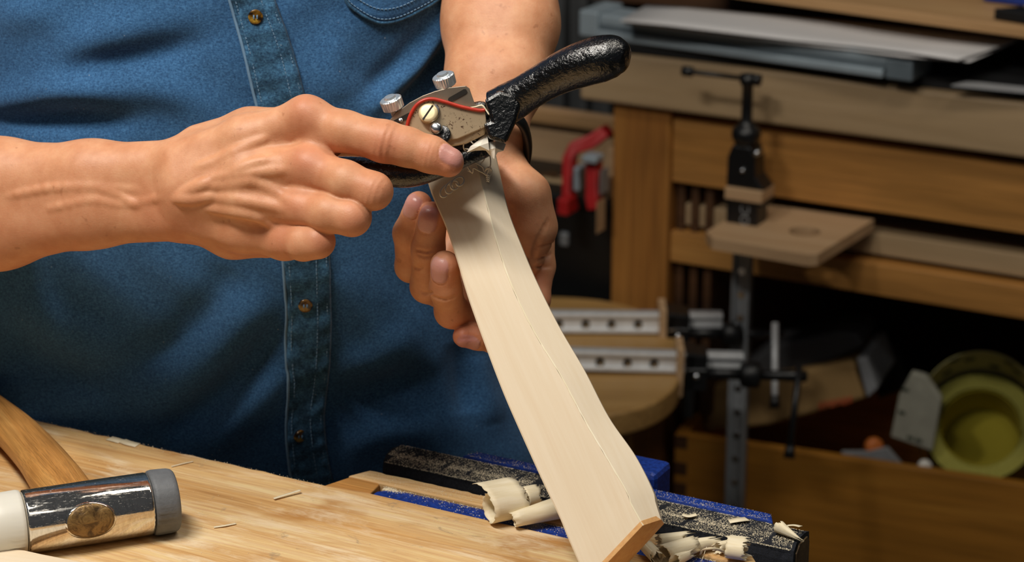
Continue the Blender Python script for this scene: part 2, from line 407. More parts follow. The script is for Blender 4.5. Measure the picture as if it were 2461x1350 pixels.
box('back_panel', (-.02, 1.25, .575, .59, -.613, -.151), M_DARKW, bb, GM, .001)
# black mat
V, Fc = prism([(-.035, .001), (.60, .019), (1.1, .034), (1.1, .40), (-.035, .40)], 0, .0135)
T(ob('cutting_mat', V, Fc, M_MAT, None, GM, bevel=.002), 'wide black rubber mat covering the table top behind', 'mat')
# aluminium rail lying on the mat
def seg_frame(p, q):
    return axis_frame(p, q-p)
p0, p1 = Pz(1490, 99, .9135), Pz(2120, 188, .9135); RM = seg_frame(p0, p1); Lr = np.linalg.norm(p1-p0)
rail = thing('guide_rail', p0, 'long blue-grey aluminium guide rail on the black mat, its groove facing out', 'rail')
box('rail_base', (-.03, Lr, 0, .05, 0, .009), M_ALU, rail, RM, .0015)
box('groove', (-.03, Lr+.004, .003, .05, .009, .015), M_ALUD, rail, RM, .0005)
box('upper_rib', (-.03, Lr+.006, .004, .05, .015, .027), M_ALU, rail, RM, .002)
box('end_cap', (Lr+.003, Lr+.034, .0, .055, 0, .022), M_ALUD, rail, RM, .002)
box('end_cap', (-.055, -.03, .0, .06, 0, .030), M_ALU, rail, RM, .002)
# papers lying across the rail
def sheet(name, px, z0, label, amp, mat=M_PAPER):
    """px: front edge polyline then back edge polyline (same count)"""
    fr, bk = px; n = len(fr); V = []; rows = 6
    for j in range(rows):
        for i in range(n):
            a = Pz(*fr[i], z0+amp*math.sin(i*1.3)); b = Pz(*bk[i], z0-.004)
            f = j/(rows-1); V.append(a*(1-f)+b*f+BZ*.003*math.sin(f*3.1)*math.sin(i))
    Fc = [(j*n+i, j*n+i+1, (j+1)*n+i+1, (j+1)*n+i) for j in range(rows-1) for i in range(n-1)]
    o = ob(name, V, Fc, mat, None, frame(V[0]), smooth=True, world=True)
    s = o.modifiers.new('s', 'SOLIDIFY'); s.thickness = .0012; return T(o, label, 'paper', 'papers on the guide rail')
sheet('paper_sheet', ([(1490, 52), (1600, 62), (1750, 80), (1900, 98), (2050, 112), (2170, 126), (2300, 146)],
                      [(1555, 14), (1650, 20), (1790, 32), (1960, 46), (2130, 62), (2290, 78), (2461, 92)]), .945, 'long greyish white sheet on top, its corner drooping at the right', .0025)
sheet('paper_sheet', ([(1500, 58), (1600, 68), (1750, 87), (1900, 105), (2050, 122), (2170, 138), (2330, 150)],
                      [(1545, 20), (1640, 26), (1780, 38), (1950, 52), (2120, 68), (2280, 84), (2440, 100)]), .9405, 'lower sheet whose white edge shows under the top paper', .002)
# boards at the back of the table
a, b = Pz(1640, 28, .911), Pz(2420, 122, .911); DM = seg_frame(a, b)
T(box('dark_plank', (-.15, .75, .01, .10, 0, .048), M_DARKW, None, DM, .002), 'dark brown plank lying behind the papers, under the pale board', 'plank')
a, b = Pz(1850, 7, .963), Pz(2461, 92, .963); LM = seg_frame(a, b)
T(box('pale_board', (-.12, .70, 0, .20, 0, .012), M_BROWNW, None, LM, .001), 'pale brown board lying on the dark plank at the top right', 'board')
sq = thing('try_square', Pz(2430, 50, .976), 'black and yellow tool handle lying on the pale board', 'hand tool')
V, Fc = prism([(.0, .0), (.09, 0), (.09, .03), (.018, .03)], 0, .012); SM = axis_frame(Pz(2388, 46, .976), Pz(2461, 58, .976)-Pz(2388, 46, .976))
ob('stock', V, Fc, M_BLACKP, sq, SM, bevel=.001); box('stripe', (.018, .09, .030, .045, 0, .012), M_YELLOW, sq, SM, .001)
SM2 = axis_frame(Pz(2350, 8, .976), Pz(2461, 22, .976)-Pz(2350, 8, .976))
T(box('blue_case', (0, .12, .012, .06, 0, .02), M_BLUE, None, SM2, .003), 'dark blue case at the top right corner, on the pale board', 'case')
SM3 = axis_frame(Pz(2286, 207, .9135), Pz(2461, 224, .9135)-Pz(2286, 207, .9135))
V, Fc = prism([(0, 0), (.3, 0), (.3, .022), (.012, .022)], 0, .0015)
T(ob('steel_rule', V, Fc, plain('matt_rule', '#a9aaac', .5, .2, .05, 40), None, SM3), 'flat light grey rule lying on the black mat', 'ruler')

# ------------------------------------------------------------------ vertical clamp with plywood plate
pl = [Pz(x, y, .738) for x, y in ((1697, 556), (1712, 572), (1940, 612), (1965, 611), (2101, 527), (1850, 492), (1780, 507))]
c = sum(pl)/len(pl); PM = frame(c); L2 = [loc_of(PM, q) for q in pl]
hc = loc_of(PM, Pz(1934, 556, .738)); hr = .0175
poly = [(q[0], q[1]) for q in L2]
plate = thing('plywood_plate', c, 'thin plywood plate with a round hole, held under the upright clamp', 'plate')
n = len(poly); k = 28
# ring of hole points matched by angle to the outline so the hole is real
def ray_poly(cx, cy, a):
    best = None
    for i in range(n):
        x1, y1 = poly[i]; x2, y2 = poly[(i+1) % n]; dx, dy = math.cos(a), math.sin(a); ex, ey = x2-x1, y2-y1
        den = dx*ey-dy*ex
        if abs(den) < 1e-12: continue
        t = ((x1-cx)*ey-(y1-cy)*ex)/den; s = ((x1-cx)*dy-(y1-cy)*dx)/den
        if t > 0 and -1e-6 <= s <= 1+1e-6 and (best is None or t < best): best = t
    return best
angs = sorted([2*math.pi*i/k for i in range(k)]+[math.atan2(q[1]-hc[1], q[0]-hc[0]) % (2*math.pi) for q in poly])
outer = [(hc[0]+math.cos(a)*ray_poly(hc[0], hc[1], a), hc[1]+math.sin(a)*ray_poly(hc[0], hc[1], a)) for a in angs]
inner = [(hc[0]+math.cos(a)*hr, hc[1]+math.sin(a)*hr) for a in angs]
m = len(angs); V = [(x, y, z) for z in (0, -.013) for ring in (outer, inner) for x, y in ring]
Fc = []
for i in range(m):
    j = (i+1) % m
    Fc += [(i, j, m+j, m+i), (2*m+i, 3*m+i, 3*m+j, 2*m+j), (i, 2*m+i, 2*m+j, j), (m+i, m+j, 3*m+j, 3*m+i)]
ob('board', V, Fc, M_PLY, plate, PM)
cz = -.047
CL = frame(Q(1790, 545, cz))       # origin on the plate under the clamp head; local x right, z up
def cq(x, y): return loc_of(CL, Q(x, y, cz))
upc = thing('upright_clamp', Q(1790, 545, cz), 'black sash clamp standing upright with tommy bar, gripping the plywood plate', 'clamp')
r_ = .0108
zt = cq(1790, 590)[2]; zb = -.60
V, Fc = join([(boxv(-r_, r_, -.004, .004, zb, -.014), BOXF), (boxv(-r_, -r_+.004, -.008, .004, zb, -.014), BOXF), (boxv(r_-.004, r_, -.008, .004, zb, -.014), BOXF)])
ob('bar', V, Fc, M_BARDARK, upc, CL, bevel=.0008)
for i in range(11):
    zz = cq(1790, 650+56.5*i)[2]
    V, Fc = lathe([(-.0049, .0042), (-.0041, .0046)], 14); V = [(y, x, zz+z) for x, y, z in V]
    ob('hole', V, Fc, M_SCREWST, upc, CL)
def zpx(y): return cq(1790, y)[2]
def bx(name, x0, x1, y0, y1, d0, d1, mat, bev=.002):
    box(name, (cq(x0, y0)[0], cq(x1, y0)[0], d0, d1, zpx(y1), zpx(y0)), mat, upc, CL, bev)
bx('lower_jaw', 1757, 1832, 476, 545, -.014, .018, M_BLACK)
bx('jaw_foot', 1752, 1846, 470, 482, -.016, .02, M_BLACK, .001)
bx('wooden_pad', 1757, 1846, 445, 472, -.018, .02, M_PLY, .0006)
V, Fc = prism([(cq(1754, 445)[0], zpx(445)), (cq(1847, 445)[0], zpx(445)), (cq(1824, 425)[0], zpx(415)), (cq(1824, 385)[0], zpx(375)), (cq(1812, 370)[0], zpx(345)), (cq(1769, 370)[0], zpx(345)), (cq(1757, 385)[0], zpx(375))], -.012, .018)
V = [(x, z, y) for x, y, z in V]; ob('upper_jaw', V, Fc, M_BLACK, upc, CL, bevel=.002)
x0 = cq(1794, 300)[0]
V, Fc = lathe([(zpx(350), .011), (zpx(330), .016), (zpx(315), .0165), (zpx(306), .014), (zpx(297), .0085), (zpx(288), .0062), (zpx(205), .0062), (zpx(200), .009), (zpx(178), .009)], 20)
V = [(x0+y, z, x) for x, y, z in V]; ob('screw', V, Fc, M_BLACK, upc, CL, smooth=True)
zh = zpx(187); xa, xb = cq(1648, 190)[0], cq(1822, 186)[0]
V, Fc = lathe([(xa-.004, .0042), (xa-.003, .0058), (xa+.008, .0058), (xa+.009, .0028), (xb-.006, .0028), (xb-.005, .0066), (xb+.003, .0066)], 16)
V = [(x, y-.001, z+zh-.0015+.001) for x, y, z in V]; ob('tommy_bar', V, Fc, M_BLACK, upc, CL, smooth=True)
for x, y, rr in ((1796, 402, .0028), (1829, 361, .0038)):
    q = cq(x, y); V, Fc = lathe([(-.003, rr*.6), (0, rr), (.012, rr)], 14); V = [(q[0]+b_, -.013+a_, q[2]+c_) for a_, b_, c_ in V]
    ob('rivet', V, Fc, M_SCREWST, upc, CL, smooth=True)
# raised size mark on the lower jaw
fc = bpy.data.curves.new('size_mark', 'FONT'); fc.body = 'OC'; fc.size = .015; fc.extrude = .0002; fc.align_x = 'CENTER'; fc.align_y = 'CENTER'
fc.materials.append(M_BARDARK); ft = bpy.data.objects.new('tmp', fc); COL.objects.link(ft)
mf = bpy.data.meshes.new_from_object(ft.evaluated_get(bpy.context.evaluated_depsgraph_get())); bpy.data.objects.remove(ft)
fo = bpy.data.objects.new('size_mark', mf); COL.objects.link(fo)
q = cq(1803, 510); put(fo, upc, CL @ Matrix.Translation((q[0], -.0145, q[2])) @ Matrix.Rotation(math.pi/2, 4, 'X') @ Matrix.Rotation(math.pi/2, 4, 'Z'))

# ------------------------------------------------------------------ stool seat being glued, two flat clamps
ZS = .60
sc_ = Pz(1262, 848, ZS); hw = 372/F*((sc_-CV)@DV); f0 = Pz(1400, 1002, ZS); f1 = Pz(1400, 708, ZS); hd = np.linalg.norm(f1-f0)/2
seat = thing('stool', sc_-BZ*ZS, 'wooden stool with a thick rounded seat, two silver clamps lying across it', 'stool')
ST = Matrix.Translation(Vector(sc_))
pts = []
for i in range(72):
    a = 2*math.pi*i/72; cc, ss = math.cos(a), math.sin(a); e = 2/2.7
    pts.append((hw*math.copysign(abs(cc)**e, cc), hd*math.copysign(abs(ss)**e, ss)))
V, Fc = prism(pts, -.028, 0); ob('seat', V, Fc, M_STOOL, seat, ST, bevel=.004, seg=3)
for sx in (-1, 1):
    for sy in (-1, 1):
        V, Fc = tube([(sx*hw*.55, sy*hd*.55, -.028), (sx*hw*.72, sy*hd*.75, -ZS)], [.02, .014], 14)
        ob('leg', V, Fc, M_STOOL, seat, ST, smooth=True)
V, Fc = tube([(-hw*.62, -hd*.62, -.3), (hw*.62, -hd*.62, -.3)], .011, 12); ob('stretcher', V, Fc, M_STOOL, seat, ST, smooth=True)
V, Fc = tube([(-hw*.62, hd*.62, -.33), (hw*.62, hd*.62, -.33)], .011, 12); ob('stretcher', V, Fc, M_STOOL, seat, ST, smooth=True)

def flat_clamp(name, ax, ay, bx_, by_, zc0, label, holes, px):
    """bar from pixel (ax,ay) to (bx_,by_) at depth zc0 (bar bottom front edge); px: dict of pixel positions along x"""
    A, B = P(ax, ay, zc0), P(bx_, by_, zc0+.0); M = axis_frame(A, B-A)
    k_ = zc0/F
    X = lambda x: (x-ax)*k_
    t = thing(name, A, label, 'clamp', 'flat sash clamps on the stool')
    h = 50*k_*.97
    xe = X(px['end'])
    V, Fc = join([(boxv(-.30, xe, 0, .012, 0, h), BOXF), (boxv(-.30, xe, -.0035, .012, 0, .0045), BOXF), (boxv(-.30, xe, -.0035, .012, h-.0045, h), BOXF)])
    ob('bar', V, Fc, M_STEELBAR, t, M, bevel=.0007)
    for x in holes:
        V, Fc = lathe([(-.0008, .0050), (.003, .0050)], 14); V = [(X(x)+y, a, h*.42+z) for a, y, z in V]
        ob('hole', V, Fc, M_SLOTDARK, t, M)
        V, Fc = lathe([(-.0012, .0030), (.002, .0034)], 12); V = [(X(x)+y+.001, a, h*.30+z) for a, y, z in V]
        ob('hole_rim', V, Fc, M_SCREWST, t, M)
    box('tail_stop', (-.318, -.288, -.014, .024, -.03, h+.004), M_BLACK, t, M, .002)
    w0, w1 = X(px['pad'][0]), X(px['pad'][1])
    box('wooden_pad', (w0, w1, -.012, .03, -px['pad'][2]*k_, h+.008), M_PLY, t, M, .0006)
    j0, j1 = X(px['jaw'][0]), X(px['jaw'][1])
    V, Fc = join([(boxv(j0, j1, -.012, .022, -.018, h+.003), BOXF), (boxv(j0, j0+(j1-j0)*.45, -.012, .026, -.05, h+.004), BOXF)])
    ob('jaw', V, Fc, M_BLACK, t, M, bevel=.002)
    box('jaw_pin_plate', (j0+.002, j1-.001, -.0135, -.012, h*.30, h*.40), M_SCREWST, t, M, .0004)
    V, Fc = lathe([(-.016, .003), (-.012, .004)], 12); V = [((j0+j1)/2+y, a, h*.02+z) for a, y, z in V]; ob('rivet', V, Fc, M_SCREWST, t, M, smooth=True)
    V, Fc = lathe([(X(px['jaw'][1])-.005, .0065), (X(px['knob'])+.0, .0065)], 16); V = [(x, y-.004, z+h*.05) for x, y, z in V]; ob('screw', V, Fc, M_BLACK, t, M, smooth=True)
    kr = px['kr']*k_
    V, Fc = lathe([(-kr*.75, kr*.7), (-kr*.6, kr*.95), (kr*.5, kr), (kr*.7, kr*.8)], 24)
    V = [(X(px['knob'])+x, y-.008, z+h*.1) for x, y, z in V]; ob('collar', V, Fc, M_BLACKP, t, M, smooth=True)
    s0, s1 = X(px['knob']), X(px['tip'])
    V, Fc = lathe([(s0, .006), (s1-.022, .006), (s1-.020, px['tr']), (s1, px['tr']), (s1+.001, px['tr']*.7)], 16)
    V = [(x, y-.008, z+h*.1) for x, y, z in V]; ob('spindle', V, Fc, M_BLACK, t, M, smooth=True)
    (hx0, hy0), (hx1, hy1) = px['bar']
    q0, q1 = loc_of(M, P(hx0, hy0, zc0-.012)), loc_of(M, P(hx1, hy1, zc0-.016))
    V, Fc = tube([q0, q1], .0038, 12); ob('tommy_bar', V, Fc, px['bm'], t, M, smooth=True)
    d = (q1-q0)/np.linalg.norm(q1-q0)
    V, Fc = tube([q1-d*.012, q1+d*.003], [.005, .0065], 12); ob('end_stop', V, Fc, M_BLACKP, t, M, smooth=True)
    return t
zA = (Pz(1450, 800, ZS+.002)-CV)@DV; zB = (Pz(1490, 894, ZS+.002)-CV)@DV
flat_clamp('sash_clamp', 1310, 797, 1590, 799, zA, 'farther of the two silver sash clamps lying on the stool seat', (1343, 1407, 1469, 1533),
           dict(end=1735, pad=(1583, 1600, 34), jaw=(1600, 1655), knob=1757, kr=31, tip=1880, tr=.004, bar=((1863, 775), (1862, 975)), bm=M_STEELBAR))
flat_clamp('sash_clamp', 1340, 886, 1640, 894, zB, 'nearer of the two silver sash clamps lying on the stool seat', (1376, 1441, 1507, 1571),
           dict(end=1785, pad=(1624, 1641, 55), jaw=(1646, 1698), knob=1802, kr=33, tip=1936, tr=.0065, bar=((1921, 880), (1897, 1095)), bm=M_BLACK))

# ------------------------------------------------------------------ left background: cabinet, crate, red clamps, tub
def at(px, py, zc): return P(px, py, zc)
cb = at(1395, 300, 3.15); CBM = frame(cb)
cab = thing('ribbed_cabinet', cb-BZ*cb[2]+BU*-.1, 'grey steel cabinet with upright ribs, at the back beside the arm', 'cabinet')
box('body', (-.75, .26, .02, .35, -cb[2], .55), M_CABINET, cab, CBM, .002)
for i in range(16): box('rib', (-.245+.034*i, -.230+.034*i, 0, .02, -cb[2]+.02, .54), M_CABINET, cab, CBM, .002)
cr0 = at(1262, 288, 2.92); CRM = frame(cr0)
cr = thing('wooden_crate', cr0+BZ*-.1, 'open pale wooden crate behind the red clamps', 'crate')
box('back_board', (-.12, .16, .05, .06, -.085, .004), M_PLY, cr, CRM, .001)
box('top_ledge', (-.12, .15, .035, .062, -.012, .0), M_BROWNW, cr, CRM, .001)
box('base_board', (-.12, .15, -.06, .06, -.105, -.085), M_DARKW, cr, CRM, .001)
box('end_board', (.142, .152, -.06, .05, -.085, 0), M_PLY, cr, CRM, .001)
crz = cr0[2]-.085
for i, (px, py, r) in enumerate(((1288, 392, .013), (1316, 425, .012), (1335, 400, .011), (1300, 372, .012))):
    q = at(px, py, 2.90); A = axis_frame(np.array([q[0], q[1], crz+r]), (1, .6*(-1)**i, 0))
    V, Fc = lathe([(-.03, r*.8), (-.028, r), (.028, r), (.03, r*.8)], 14)
    T(ob('offcut', V, Fc, (M_DARKW, M_APRON, M_PLY, M_DARKW)[i], None, A, smooth=False), ('dark brown dowel offcut in the crate, nearest the wrist', 'small pale dowel offcut in the crate, low in front', 'pale dowel offcut in the crate beside the red clamp', 'dark dowel offcut at the back of the crate')[i], 'offcut', 'offcuts in the crate')
tb0 = at(1290, 452, 2.86); TBM = frame(tb0)
tub = thing('storage_tub', tb0-BZ*tb0[2], 'tall black storage bin beneath the red clamps', 'bin')
box('body', (-.16, .115, 0, .16, -tb0[2]+.002, -.012), M_BLACKP, tub, TBM, .006)
box('rim', (-.165, .12, -.006, .166, -.014, -.002), M_BLACKP, tub, TBM, .003)
q = loc_of(TBM, at(1347, 580, 2.85)); box('latch', (q[0]-.006, q[0]+.006, -.006, .001, q[2]-.009, q[2]+.009), M_BARDARK, tub, TBM, .003)
# red clamps
def red_clamp(label, path, w, zc, jaws):
    c0 = at(*path[0], zc); t = thing('red_clamp', c0, label, 'clamp', 'red clamps hung by the table leg')
    A = [loc_of(frame(c0), at(x, y, zc)) for x, y in path]
    n_ = np.array([0, 1, 0]); Vs = []; Ff = []
    pts = np.array(A); tg = np.gradient(pts, axis=0); tg /= np.linalg.norm(tg, axis=1)[:, None]
    for p_, t_, w_ in zip(pts, tg, w):
        s_ = np.cross(t_, n_); s_ /= np.linalg.norm(s_)
        for a_, b_ in ((-1, -1), (1, -1), (1, 1), (-1, 1)): Vs.append(p_+s_*a_*w_*zc/F/2+n_*b_*.009)
    m_ = len(pts)
    Ff = [(i*4+k_, i*4+(k_+1) % 4, (i+1)*4+(k_+1) % 4, (i+1)*4+k_) for i in range(m_-1) for k_ in range(4)]+[(0, 1, 2, 3), tuple((m_-1)*4+k_ for k_ in range(4))]
    ob('frame', Vs, Ff, M_RED, t, frame(c0), bevel=.002)
    for (x0, y0, x1, y1, nm, mt) in jaws:
        p_, q_ = loc_of(frame(c0), at(x0, y1, zc-.01)), loc_of(frame(c0), at(x1, y0, zc-.01))
        box(nm, (p_[0], q_[0], p_[1]-.008, p_[1]+.014, p_[2], q_[2]), mt, t, frame(c0), .002)
    return t
red_clamp('red clamp with a curved arm, hung left of the table leg', [(1461, 312), (1425, 338), (1385, 352), (1370, 375), (1367, 460), (1367, 508)], [30, 34, 32, 26, 22, 40], 2.80,
          [(1346, 468, 1386, 512, 'foot', M_RED), (1384, 392, 1412, 455, 'slide', M_ALU)])
red_clamp('red clamp with a straight upright arm, right beside the table leg', [(1428, 385), (1428, 430), (1428, 470), (1430, 500)], [32, 30, 34, 26], 2.77,
          [(1404, 368, 1452, 386, 'slide', M_ALU), (1448, 400, 1462, 465, 'screw', M_BARDARK), (1440, 474, 1456, 558, 'handle', M_PLY)])

# ------------------------------------------------------------------ pine box with its contents
ZBX = .452
a, b = Pz(1622, 1042, ZBX), Pz(2461, 1166, ZBX); XM = axis_frame(a, b-a); LX = .62; DX = .30; HX = .165
pb = thing('pine_box', a-BZ*HX+BU*.2, 'long open orange pine box on the low shelf of the table, full of shop supplies', 'box')
box('front_board', (0, LX, 0, .014, -HX, 0), M_BOXW, pb, XM, .0012)
box('back_board', (0, LX, DX-.014, DX, -HX, 0), M_BOXW, pb, XM, .0012)
box('end_board', (-.0005, .014, .0142, DX-.0142, -HX, .001), M_BOXW, pb, XM, .0012)
box('end_board', (LX-.014, LX, .0142, DX-.0142, -HX, 0), M_BOXW, pb, XM, .0012)
box('bottom_board', (.014, LX-.014, .014, DX-.014, -HX, -HX+.01), M_BOXW, pb, XM, .001)
for (px, py) in ((1655, 1130), (1655, 1180), (1650, 1065)):
    q = loc_of(XM, Pv(px, py, a)); box('dovetail', (.0, .016, -.0006, .002, q[2]-.008, q[2]+.008), M_DARKW, pb, XM, .0003)
def inbox(px, py, d): 
    """point on the upright plane d metres behind the box front"""
    q = ray(px, py); o = a+np.array(XM.col[1][:3])*d; nn = np.array(XM.col[1][:3]); return CV+q*(((o-CV)@nn)/(q@nn))
# cardboard package lying tilted in the box
pkc = thing('cardboard_package', inbox(1900, 960, .10), 'tan cardboard package with grey plastic wrap, leaning in the left of the box', 'package')
face = [(1690, 1040), (1690, 940), (1720, 925), (2050, 868), (2082, 958), (1850, 1022)]
A_ = [inbox(x, y, .07) for x, y in face]; B_ = [p_+np.array(XM.col[1][:3])*.10 for p_ in A_]
V, Fc = loft(A_, B_); ob('carton', V, Fc, M_CARD, pkc, XM, world=True, bevel=.005)
wr = [(1690, 950), (1760, 905), (1850, 830), (2010, 795), (2060, 800), (2075, 832), (1990, 872), (1860, 915), (1740, 940)]
A_ = [inbox(x, y, .085) for x, y in wr]; B_ = [p_+np.array(XM.col[1][:3])*.075 for p_ in A_]
V, Fc = loft(A_, B_); ob('plastic_wrap', V, Fc, M_PLASTICG, pkc, XM, world=True, bevel=.006)
wr = [(2058, 862), (2082, 860), (2108, 935), (2084, 957)]
A_ = [inbox(x, y, .064) for x, y in wr]; B_ = [p_+np.array(XM.col[1][:3])*.10 for p_ in A_]
V, Fc = loft(A_, B_); ob('end_flap', V, Fc, plain('pale_tape', '#8f9296', .5), pkc, XM, world=True, bevel=.002)
for i in range(6):   # blurred red lettering
    x0 = 1968+i*14
    q4 = [inbox(x0, 967-i*2.6, .0688), inbox(x0+9, 966-i*2.6, .0688), inbox(x0+9, 982-i*2.6-(4 if i % 2 else 0), .0688), inbox(x0, 983-i*2.6, .0688)]
    V, Fc = loft(q4, [p_+np.array(XM.col[1][:3])*.0012 for p_ in q4]); ob('red_letter', V, Fc, M_REDINK, pkc, XM, world=True)
# dark tray leaning behind
A_ = [inbox(x, y, .19) for x, y in ((2085, 800), (2150, 830), (2190, 930), (2110, 960))]; B_ = [p_+np.array(XM.col[1][:3])*.03 for p_ in A_]
V, Fc = loft(A_, B_); T(ob('plastic_tray', V, Fc, M_BLACKP, None, XM, world=True, bevel=.003), 'black plastic tray standing behind the cardboard package', 'tray')
# printed paper bag / sheet of abrasive, with the big yellow roll beside it
A_ = [inbox(x, y, .055) for x, y in ((2190, 895), (2225, 905), (2262, 960), (2240, 1085), (2140, 1050), (2160, 950))]; B_ = [p_+np.array(XM.col[1][:3])*.012 for p_ in A_]
sb = thing('abrasive_sheet', A_[4], 'grey white printed abrasive sheet leaning against the yellow roll', 'sandpaper')
V, Fc = loft(A_, B_); ob('sheet', V, Fc, plain('pale_backing', '#9d9c8e', .85), sb, XM, world=True, bevel=.002)
for (x, y) in ((2168, 930), (2160, 985), (2200, 1052), (2180, 1046)):
    q4 = [inbox(x, y, .0545), inbox(x+16, y+5, .0545), inbox(x+15, y+13, .0545), inbox(x-1, y+8, .0545)]
    V, Fc = loft(q4, [p_+np.array(XM.col[1][:3])*.001 for p_ in q4]); ob('print_mark', V, Fc, M_INK, sb, XM, world=True)
# sandpaper roll: spiral strip, axis towards the camera and tilted
rc = inbox(2356, 1024, .105); axr = np.array([-.20, -.72, .66]); RM2 = axis_frame(rc, axr)
roll = thing('sandpaper_roll', rc, 'big loose roll of yellow sandpaper standing in the pine box', 'sandpaper')
def spiral(r0, r1, t0, t1, w0, w1, th, m=90, wob=0):
    V, Fc = [], []
    for i in range(m):
        f = i/(m-1); t = t0+(t1-t0)*f; r = r0+(r1-r0)*f+wob*math.sin(3*t)
        for dr in (0, th):
            for w in (w0, w1): V.append((w, (r+dr)*math.cos(t), (r+dr)*math.sin(t)))
    for i in range(m-1):
        o, p_ = i*4, i*4+4
        for c_, d_ in ((0, 1), (1, 3), (3, 2), (2, 0)): Fc.append((o+c_, o+d_, p_+d_, p_+c_))
    return V, Fc+[(0, 1, 3, 2), ((m-1)*4, (m-1)*4+1, (m-1)*4+3, (m-1)*4+2)]
kz = 2.55/F
V, Fc = spiral(.0475, .0650, 0, 16*math.pi, -.12, .0, .0022, 400, .0004); ob('coil', V, Fc, M_SAND, roll, RM2, smooth=False)
V, Fc = spiral(.0455, .0464, 0, 2*math.pi-.02, -.10, -.003, .0010, 60); ob('inner_turn', V, Fc, M_GRIT, roll, RM2, smooth=False)
V, Fc = lathe([(-.075, .001), (-.072, .025), (-.066, .0452), (-.068, .0452), (-.074, .025), (-.0765, .001)], 40); ob('inner_floor', V, Fc, M_GRIT, roll, RM2, smooth=True)
V, Fc = [], []
for i in range(60):                                   # loose outer end, standing higher behind the opening
    t = -.35+(math.pi+.7)*i/59; hgt = .004+.052*max(0, math.sin((t+.35)/(math.pi+.7)*math.pi))**.7
    for dr in (0, .0012):
        for w in (-.10, hgt): V.append((w, (.072+dr)*math.cos(t), (.072+dr)*math.sin(t)))
for i in range(59):
    for c_, d_ in ((0, 1), (1, 3), (3, 2), (2, 0)): Fc.append((i*4+c_, i*4+d_, i*4+4+d_, i*4+4+c_))
ob('loose_end', V, Fc, M_SANDBACK, roll, RM2, smooth=False)
for t, w in ((.55, .018), (.95, .028), (1.35, .015), (1.75, .034), (2.15, .018), (2.55, .022), (1.1, .042), (2.0, .045)):
    V, Fc = spiral(.0712, .0712, t, t+.17, w-.004, w+.004, .0004, 8); ob('print_mark', V, Fc, M_INK, roll, RM2)
def onbox(name, px, py, r, mat, label, cat, d=.03):
    q = inbox(px, py, d); V, Fc = lathe([(-r*.7, r*.55), (-r*.55, r*.9), (0, r), (r*.55, r*.92), (r*.7, r*.6)], 18)
    T(ob(name, V, Fc, mat, None, axis_frame(q, (.2, -1, .25)), smooth=True), label, cat)
onbox('orange_cap', 2100, 1072, .011, M_ORANGE, 'small orange cap in the box, below the abrasive sheet', 'cap', .05)
onbox('white_knob', 2222, 1120, .008, M_WHITE, 'small white knob at the front rim of the box', 'knob', .022)
A_ = [inbox(x, y, .035) for x, y in ((2020, 1085), (2085, 1085), (2130, 1075), (2165, 1115), (2030, 1100))]; B_ = [p_+np.array(XM.col[1][:3])*.01+BZ*-.002 for p_ in A_]
V, Fc = loft(A_, B_); T(ob('plastic_wedge', V, Fc, plain('light_grey_plastic', '#8b8d90', .5), None, XM, world=True, bevel=.001), 'light grey plastic piece lying behind the box front, left of the white knob', 'plastic piece')

# ================================================================== PERSON
def J(px, py, zc): return np.array([(px-CX)/F*zc, (py-CY)/F*zc, zc], np.float32)*np.float32(1.0)   # camera space, millimetres
def c2w(A):
    A = np.asarray(A, float)/1000
    return CV + A[:, 2:3]*DV + A[:, 0:1]*RV - A[:, 1:2]*UV
def w2c(p):
    d_ = (np.asarray(p, float)-CV); return np.array([d_@RV, -(d_@UV), d_@DV])*1000
BIG = 50.0
class Field:
    def __init__(s, lo, hi, h):
        s.lo = np.array(lo, np.float32); s.h = h; s.n = tuple(int(math.ceil((b-a)/h))+1 for a, b in zip(lo, hi))
        s.D = np.full(s.n, BIG, np.float32)
    def sub(s, lo, hi):
        i0 = np.clip(np.floor((np.array(lo)-s.lo)/s.h).astype(int), 0, np.array(s.n)-1)
        i1 = np.clip(np.ceil((np.array(hi)-s.lo)/s.h).astype(int)+1, 1, np.array(s.n))
        sl = tuple(slice(a, max(b, a+1)) for a, b in zip(i0, i1))
        ax = [s.lo[k]+s.h*np.arange(sl[k].start, sl[k].stop, dtype=np.float32) for k in range(3)]
        return sl, ax[0][:, None, None], ax[1][None, :, None], ax[2][None, None, :]
def smin(a, b, k):
    h = np.maximum(k-np.abs(a-b), 0)/k
    return np.minimum(a, b)-h*h*k*.25
def cone_d(X, Y, Z, a, b, ra, rb, fz=1.0, fy=1.0):
    d = b-a; q = float((d*d).sum())+1e-6
    t = np.clip(((X-a[0])*d[0]+(Y-a[1])*d[1]+(Z-a[2])*d[2])/q, 0, 1)
    return np.sqrt((X-a[0]-t*d[0])**2+((Y-a[1]-t*d[1])*fy)**2+((Z-a[2]-t*d[2])*fz)**2)-(ra+(rb-ra)*t)
def cap(fd, a, b, ra, rb, k=6.0, fz=1.0, fy=1.0, cut=False):
    m = max(ra, rb)+k+3*fd.h
    sl, X, Y, Z = fd.sub(np.minimum(a, b)-m, np.maximum(a, b)+m)
    d = cone_d(X, Y, Z, a, b, ra, rb, fz, fy); D = fd.D[sl]
    fd.D[sl] = -smin(-D, d, k) if cut else smin(D, d, k)
def chain(fd, pts, k=5.0, fz=1.0):
    """pts: (px, py, zc, r_px)"""
    for p, q in zip(pts[:-1], pts[1:]):
        cap(fd, J(*p[:3]), J(*q[:3]), p[3]*p[2]/F, q[3]*q[2]/F, k, fz)
